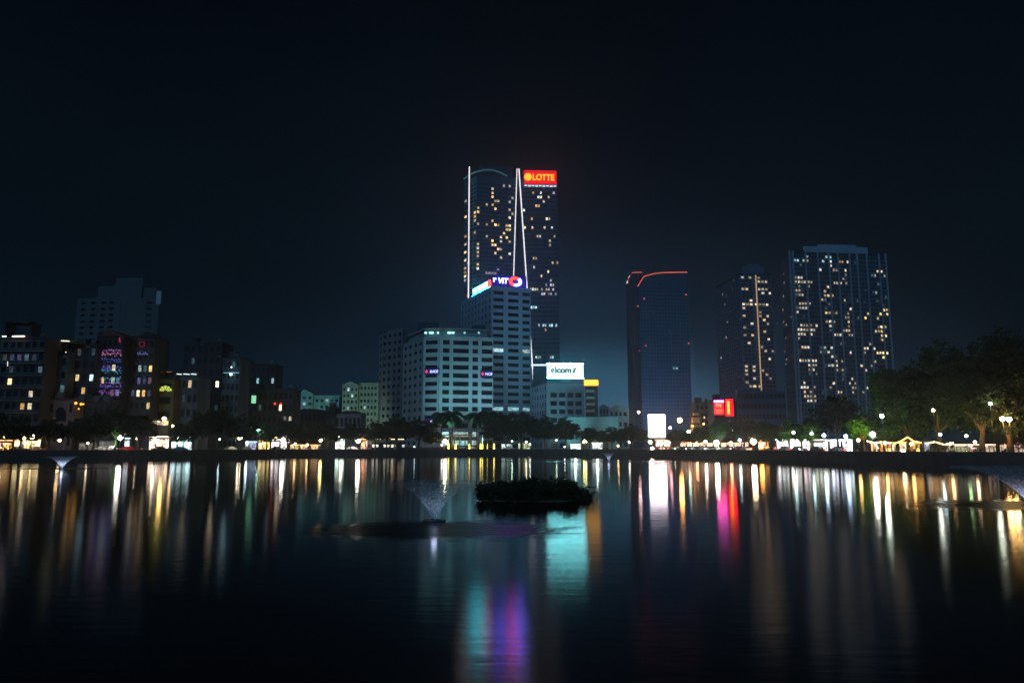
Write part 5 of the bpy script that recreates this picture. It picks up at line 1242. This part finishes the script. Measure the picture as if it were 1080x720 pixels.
CARS = [(19, 8, 'car_black', 'black car parked before the golden restaurant', 1, 0), (36, 8.5, 'car_silver', 'silver car parked right of the black car at the golden restaurant', -1, 0), (107, 8, 'car_white', 'pale car parked before the house with upright bars', 1, 0), (118, 8.4, 'car_silver', 'silver car parked left of the red car', 1, 0),
    (133, 8, 'car_red', 'dark red car parked right under the white star lamp', -1, 0), (169, 8, 'car_black', 'black car parked before the pinkish warm shop', 1, 0), (190, 8.6, 'car_blue', 'blue car parked before the cyan white shop', 1, 0), (243, 8, 'car_white', 'white car parked left of the warm star lamp', 1, 0), (259, 8.6, 'car_silver', 'silver car parked before the small blue shop', -1, 0),
    (292, 9, 'car_black', 'black car parked before the warm white cafe', 1, 0), (371, 8, 'car_white', 'white car parked left below the brilliant star lamp', 1, 0), (393, 12, 'car_white', 'white car parked right of the orange shrine house', -1, 0), (488, 9, 'car_silver', 'silver car before the lit entrance of the white office block', 1, 0), (498, 12, 'car_white', 'white car right of the lit entrance', 1, 0), (536, 9, 'car_white', 'white car under the trees right of the uplit poles', -1, 0)]
for c in CARS: car(c[0], c[1], c[2], c[3], c[4])
car(710.5, 7.5, 'car_green', 'bright green taxi on the road below the orange star lamp', 1, True, 'driving_car'); 
for i, (px, off, col, lab, f) in enumerate([(700, 11, 'car_white', 'white car with lights on left of the green taxi', -1), (722, 9, 'car_black', 'black car with lights on just right of the green taxi', 1), (732, 12, 'car_silver', 'silver car with lights on below the orange pavilion', -1), (742, 9, 'car_white', 'white car with lights on left of the green tinged star lamp', 1), (752, 12.5, 'car_black', 'black car with lights on behind the green tinged star lamp', -1), (765, 9, 'car_silver', 'silver car with lights on below the red neon house', -1),
        (777, 12, 'car_red', 'red car with lights on left of the big orange star lamp', -1), (787, 9, 'car_white', 'white car with lights on beside the big orange star lamp', -1), (812, 11, 'car_black', 'black car with lights on before the red and orange stall', -1), (828, 9, 'car_white', 'white car with lights on before the bright row left end', -1), (842, 11.5, 'car_silver', 'silver car with lights on before the greenish white shop', 1),
        (862, 9, 'car_black', 'black car with lights on before the warm white shop', -1), (884, 11, 'car_white', 'white car with lights on before the bluish white shop', -1), (1012, 11, 'car_white', 'white car with lights on behind the large trunks', -1), (694, 13.5, 'car_red', 'red car with tail lights on below the video screen', 1), (706, 13.8, 'car_silver', 'silver car with tail lights on behind the green taxi', 1), (717, 13.2, 'car_white', 'white car with tail lights on behind the black one right of the taxi', 1), (727, 14, 'car_black', 'black car with tail lights on below the small orange market lamp', 1), (737, 13.6, 'car_blue', 'blue car with tail lights on before the added market row', 1), (747, 14, 'car_red', 'red car with tail lights on left of the green tinged star lamp', 1), (759, 13.4, 'car_white', 'white car with tail lights on right of the green tinged star lamp', 1), (770, 13.8, 'car_black', 'black car with tail lights on below the small low orange lamp', 1), (782, 13.5, 'car_blue', 'blue car with tail lights on just left of the big orange star lamp', 1)]):
    car(px, off, col, lab, f, True, 'driving_car')

def scooter_proto():
    root = bpy.data.objects.new('parked_scooter', None); COL.objects.link(root)
    for x in (-.6, .6):
        mb = MB(); mb.tube([(x, -.05, .26), (x, .05, .26)], .26, 12); link('wheel', mb.mesh('wheel', M['rubber']), root)
    mb = MB(); mb.tube([(-.75, 0, .62), (-.5, 0, .62), (-.2, 0, .42), (.2, 0, .30), (.42, 0, .5), (.46, 0, .95)], [.10, .16, .15, .13, .14, .08], 8); mb.tube([(.6, 0, .26), (.44, 0, .95)], .04, 6); link('body', mb.mesh('body', M['car_red']), root)
    mb = MB(); mb.box(-.72, .02, -.14, .14, .74, .84); link('seat', mb.mesh('seat', M['rubber']), root)
    mb = MB(); mb.tube([(.40, -.32, 1.02), (.46, 0, .98), (.40, .32, 1.02)], .025, 6); link('handlebar', mb.mesh('handlebar', M['chrome']), root)
    mb = MB(); mb.ball((.56, 0, .86), .09, 8, 5); link('headlight', mb.mesh('headlight', M['white_paint']), root)
    return root
sp = scooter_proto()
for i, (px, off, lab) in enumerate([(8, 5.4, 'scooter parked at the far left restaurant'), (46, 5.2, 'scooter parked right of the golden restaurant lights'), (150, 5, 'scooter parked left of the pinkish warm shop'), (181, 5, 'scooter parked between the pinkish and the cyan shop'), (278, 5, 'scooter parked at the orange yellow stall'), (316, 5.2, 'scooter parked before the orange terrace'),
        (820, 5.2, 'scooter parked left before the bright shop row'), (850, 5.2, 'scooter parked before the middle of the bright shop row'), (877, 5.2, 'scooter parked right before the bright shop row'), (962, 5.2, 'scooter parked before the added eateries')]):
    r = sp if i == 0 else copy_tree(sp)
    r.matrix_basis = Matrix.Translation(bank(px, off, GZ + .13)) @ Matrix.Rotation(rnd.uniform(0, 3), 4, 'Z'); tag(r, lab, 'scooter', 'scooters parked on the lakeside pavement')

# railings on the wall
def railing(pa, pb, n, label):
    p0 = bank(pa, .3, GZ + .42); r = thing('railing', label, 'railing', p0); r0 = Vector(p0)
    pts = [bank(pa + (pb - pa) * i / n, .3, GZ + .42) - r0 for i in range(n + 1)]
    mb = MB(); mb.tube([p + Vector((0, 0, .78)) for p in pts], .045, 5); mb.tube([p + Vector((0, 0, .42)) for p in pts], .03, 5); mb.build('rail', M['metal'], r, (0, 0, 0))
    for p in pts:
        mb = MB(); mb.tube([p, p + Vector((0, 0, .86))], .06, 5); mb.build('post', M['metal'], r, (0, 0, 0))
railing(-30, 200, 40, 'low dark metal railing on the quay wall before the left houses')
railing(206, 450, 50, 'low dark metal railing on the quay wall between the white car and the palms')
railing(690, 1100, 95, 'low dark metal railing on the quay wall along the right shore')
def added_bulbs(pts, off, col, s, label):  # bulb strings added to stand for traffic light trails
    P = [at(x, y, D(x) + off) for x, y in pts]; r = thing('light_string', label, 'added string of lights', (P[0].x, P[0].y, P[0].z)); b0 = Vector(P[0])
    mb = MB(); mb.tube([p - b0 for p in P], .03, 5); 
    for p in (P[0], P[-1]): mb.tube([Vector((p.x - b0.x, p.y - b0.y, GZ - b0.z)), p - b0], .06, 6)
    mb.build('cable', M['metal'], r, (0, 0, 0))
    mb = MB()
    for a, c in zip(P, P[1:]):
        for k in range(5): mb.ball(a.lerp(c, (k + .5) / 5) - b0 - Vector((0, 0, .14)), .13, 8, 5)
    mb.build('bulb', lampm(col, s), r, (0, 0, 0))
added_bulbs([(943, 467), (950, 464.5), (957, 460), (964, 464.5), (972, 466)], 8, (1, .45, .1), 9, 'added peaked amber string of lights under the large trees')
added_bulbs([(914, 464), (922, 466), (931, 465), (940, 466.5)], 9, (1, .6, .25), 14, 'added sagging amber string of lights right of the bright star lamp')
added_bulbs([(976, 467), (986, 465), (996, 468), (1006, 466)], 10, (1, .55, .22), 12, 'added amber string of lights among the large trunks')
added_bulbs([(700, 463.5), (716, 465), (730, 466.5), (746, 468.5)], 21, (1, .3, .12), 16, 'added long reddish string of lights sloping down beside the road')

# life ring at the right
p = bank(1075, 1.4); r = thing('life_ring', 'red and white life ring hung on a post at the right edge', 'life ring', p)
mb = MB(); mb.tube([(0, .12, 0), (0, .12, 2.2)], .05, 6); mb.build('post', M['metal'], r, (0, 0, 0))
for k in range(8):
    mb = MB(); mb.tube([(.5 * math.cos(2 * math.pi * (k + j / 3) / 8), 0, 1.5 + .5 * math.sin(2 * math.pi * (k + j / 3) / 8)) for j in range(4)], .13, 8); mb.build('ring', fr_ if k % 2 else M['white_paint'], r, (0, 0, 0), True)

# ------------------------------------------------------------------ fountains: thin flaring sheets of spray
m, nt, p_ = newmat('fountain_spray')
N = lambda t: nt.nodes.new('ShaderNode' + t); L = nt.links.new
tc = N('TexCoord'); mp = N('Mapping'); mp.inputs['Scale'].default_value = (5, 5, .6); L(tc.outputs['Object'], mp.inputs[0])
nz = N('TexNoise'); nz.inputs['Scale'].default_value = 2; nz.inputs['Detail'].default_value = 6; L(mp.outputs[0], nz.inputs[0])
at_ = N('Attribute'); at_.attribute_name = 'spray'
mr = N('MapRange'); mr.inputs['From Min'].default_value = .28; mr.inputs['From Max'].default_value = .9; L(nz.outputs['Fac'], mr.inputs['Value'])
mu = N('Math'); mu.operation = 'MULTIPLY'; L(mr.outputs[0], mu.inputs[0]); L(at_.outputs['Fac'], mu.inputs[1])
nt.nodes.remove(p_)
df = N('BsdfDiffuse'); df.inputs['Color'].default_value = (.8, .86, .95, 1); tl = N('BsdfTranslucent'); tl.inputs['Color'].default_value = (.8, .86, .95, 1)
ad = N('AddShader'); L(df.outputs[0], ad.inputs[0]); L(tl.outputs[0], ad.inputs[1])
tp = N('BsdfTransparent'); ms = N('MixShader'); cl = N('Clamp'); L(mu.outputs[0], cl.inputs[0]); L(cl.outputs[0], ms.inputs[0]); L(tp.outputs[0], ms.inputs[1]); L(ad.outputs[0], ms.inputs[2])
L(ms.outputs[0], nt.nodes['Material Output'].inputs['Surface'])
M['spray'] = m
LAB = ['faint spray fountain nearest, in the middle of the lake', 'small pale spray fountain near the left end of the far wall', 'wide spray fountain cut by the right edge of the photo', 'tiny faint spray fountain below the dark bluish trees']
SH = [(3.2, 2.0, .6), (3.4, 2.1, 1.5), (5.6, 2.5, .55), (2.6, 2.2, .9)]
FP = dict(zip(LAB, (4, 26, 34, 14)))
for (px, py, s), fp, lab, (rad, hh, al) in zip(FOUNT, fpos, LAB, SH):
    r = thing('fountain', lab, 'fountain', fp, 0, 'fountains in the lake')
    prof, av = [], []
    for i in range(15):
        t = i / 14; prof.append((.08 + rad * t ** 1.25, hh * (1 - (1 - t) ** 2.2) if t < .75 else hh * (1 - .25 ** 2.2 - (t - .75) * .35)))
        av.append(al * (1 - t) ** .6 * (.9 if t < .8 else .6) + .02)
    mb = MB(); mb.lathe(prof, 40)
    o = mb.build('spray', m, r, (0, 0, 0), True)
    a_ = o.data.attributes.new('spray', 'FLOAT', 'POINT'); a_.data.foreach_set('value', [v for v in av for _ in range(40)])
    mb = MB(); mb.tube([(0, 0, -.3), (0, 0, .12)], [.16, .1], 10); mb.lathe([(.16, .03), (.55, .05), (.6, -.05)], 16); mb.build('nozzle', M['metal'], r, (0, 0, 0))
    d = bpy.data.lights.new('spray_fill_light', 'POINT'); d.energy = FP[lab]; d.color = (.62, .70, 1); d.shadow_soft_size = .15  # unseen point light added inside the spray to brighten it
    o = bpy.data.objects.new('spray_fill_light', d); COL.objects.link(o); o.parent = r; o.location = (0, 0, 1.1)

# ------------------------------------------------------------------ sky, moon glow, air
w = bpy.data.worlds.new('World'); sc.world = w; w.use_nodes = True
nt = w.node_tree; nt.nodes.clear(); N = lambda t: nt.nodes.new('ShaderNode' + t); L = nt.links.new
out = N('OutputWorld'); bg = N('Background'); L(bg.outputs[0], out.inputs[0])
tc = N('TexCoord'); nm = N('VectorMath'); nm.operation = 'NORMALIZE'; L(tc.outputs['Generated'], nm.inputs[0])
sx = N('SeparateXYZ'); L(nm.outputs[0], sx.inputs[0])
rp = N('ValToRGB'); cr = rp.color_ramp; cr.interpolation = 'B_SPLINE'
stops = [(0.0, (.0020, .0072, .0140)), (.12, (.0018, .0062, .0120)), (.25, (.0018, .0046, .0080)), (.42, (.0011, .0026, .0052)), (.65, (.0006, .0013, .0030)), (1, (.0006, .0010, .0022))]
while len(cr.elements) < len(stops): cr.elements.new(.5)
for e, (q, c) in zip(cr.elements, stops): e.position = q; e.color = list(c) + [1]
L(sx.outputs['Z'], rp.inputs[0])
# city glow: strongest low over the middle of the far shore
res = rp.outputs[0]
sq = N('VectorMath'); sq.operation = 'MULTIPLY'; sq.inputs[1].default_value = (1, 1, 1.9); L(nm.outputs[0], sq.inputs[0])
sn = N('VectorMath'); sn.operation = 'NORMALIZE'; L(sq.outputs[0], sn.inputs[0])
cn = N('TexNoise'); cn.inputs['Scale'].default_value = 3.2; cn.inputs['Detail'].default_value = 6; L(sq.outputs[0], cn.inputs[0])
cm = N('MapRange'); cm.inputs['From Min'].default_value = .3; cm.inputs['From Max'].default_value = .7; cm.inputs['To Min'].default_value = .72; cm.inputs['To Max'].default_value = 1.25; L(cn.outputs['Fac'], cm.inputs['Value'])
def lobe(px, py, deg, power, col):
    global res
    d = (at(px, py, 500) - Vector((0, 0, EYE))); d.z *= 1.9; d.normalize()
    dt = N('VectorMath'); dt.operation = 'DOT_PRODUCT'; dt.inputs[1].default_value = d; L(sn.outputs[0], dt.inputs[0])
    mr = N('MapRange'); mr.interpolation_type = 'SMOOTHSTEP'; mr.inputs['From Min'].default_value = math.cos(R(deg)); mr.inputs['From Max'].default_value = 1.0; L(dt.outputs['Value'], mr.inputs['Value'])
    pw = N('Math'); pw.operation = 'POWER'; pw.inputs[1].default_value = power; L(mr.outputs[0], pw.inputs[0])
    mx = N('Mix'); mx.data_type = 'RGBA'; mx.blend_type = 'ADD'; mx.inputs['B'].default_value = (*col, 1); L(pw.outputs[0], mx.inputs['Factor']); L(res, mx.inputs['A'])
    res = mx.outputs['Result']
lobe(640, 455, 34, 1.6, (.0030, .014, .032))
lobe(640, 455, 15, 1.5, (.026, .112, .185))
lobe(690, 455, 7, 1.2, (.040, .018, .045))
cl_ = N('Mix'); cl_.data_type = 'RGBA'; cl_.blend_type = 'MULTIPLY'; cl_.inputs['Factor'].default_value = 1; L(res, cl_.inputs['A']); L(cm.outputs[0], cl_.inputs['B']); res = cl_.outputs['Result']
sky = N('TexSky'); sky.sky_type = 'NISHITA'; sky.sun_disc = False; sky.sun_elevation = R(-4); sky.sun_rotation = R(200)
s2 = N('Mix'); s2.data_type = 'RGBA'; s2.blend_type = 'ADD'; s2.inputs['Factor'].default_value = .0005; L(res, s2.inputs['A']); L(sky.outputs[0], s2.inputs['B'])
L(s2.outputs['Result'], bg.inputs['Color']); bg.inputs['Strength'].default_value = 1.0
sun = bpy.data.lights.new('moonlight', 'SUN'); sun.energy = .5; sun.angle = R(10); sun.color = (.22, .58, 1.0)
so = bpy.data.objects.new('moonlight', sun); COL.objects.link(so); so.rotation_mode = 'QUATERNION'; so.rotation_quaternion = Vector((.25, 1, -.55)).to_track_quat('-Z', 'Y'); so.location = (0, -50, 80)

HAZE = 0.0005
if HAZE:
    mb = MB(); mb.box(-420, 480, -30, 900, -2, 330); o = mb.build('haze', None or bpy.data.materials.new('air')); tag(o, kind='stuff')
    hm = o.data.materials[0]; hm.use_nodes = True; nt = hm.node_tree; nt.nodes.clear()
    oo = nt.nodes.new('ShaderNodeOutputMaterial'); pv = nt.nodes.new('ShaderNodeVolumePrincipled'); pv.inputs['Color'].default_value = (.8, .9, 1, 1); pv.inputs['Density'].default_value = HAZE; pv.inputs['Anisotropy'].default_value = .8
    nt.links.new(pv.outputs[0], oo.inputs['Volume'])

# ------------------------------------------------------------------ camera and render
cam = bpy.data.cameras.new('camera'); co = bpy.data.objects.new('camera', cam); COL.objects.link(co); sc.camera = co
co.location = (0, 0, EYE); co.rotation_euler = (R(90) + PITCH, 0, 0); cam.sensor_width = 36; cam.lens = 36 * F / 1080; cam.clip_start = .1; cam.clip_end = 6000
sc.render.engine = 'CYCLES'; c = sc.cycles
c.use_denoising = True; c.denoiser = 'OPENIMAGEDENOISE'; c.denoising_input_passes = 'RGB_ALBEDO_NORMAL'
c.max_bounces = 5; c.diffuse_bounces = 1; c.glossy_bounces = 3; c.transmission_bounces = 2; c.transparent_max_bounces = 24; c.volume_bounces = 0
c.sample_clamp_indirect = 3; c.sample_clamp_direct = 0; c.caustics_reflective = False; c.caustics_refractive = False; c.blur_glossy = .3
c.use_light_tree = True
sc.view_settings.view_transform = 'Standard'; sc.view_settings.look = 'None'; sc.view_settings.exposure = 0; sc.view_settings.gamma = 1
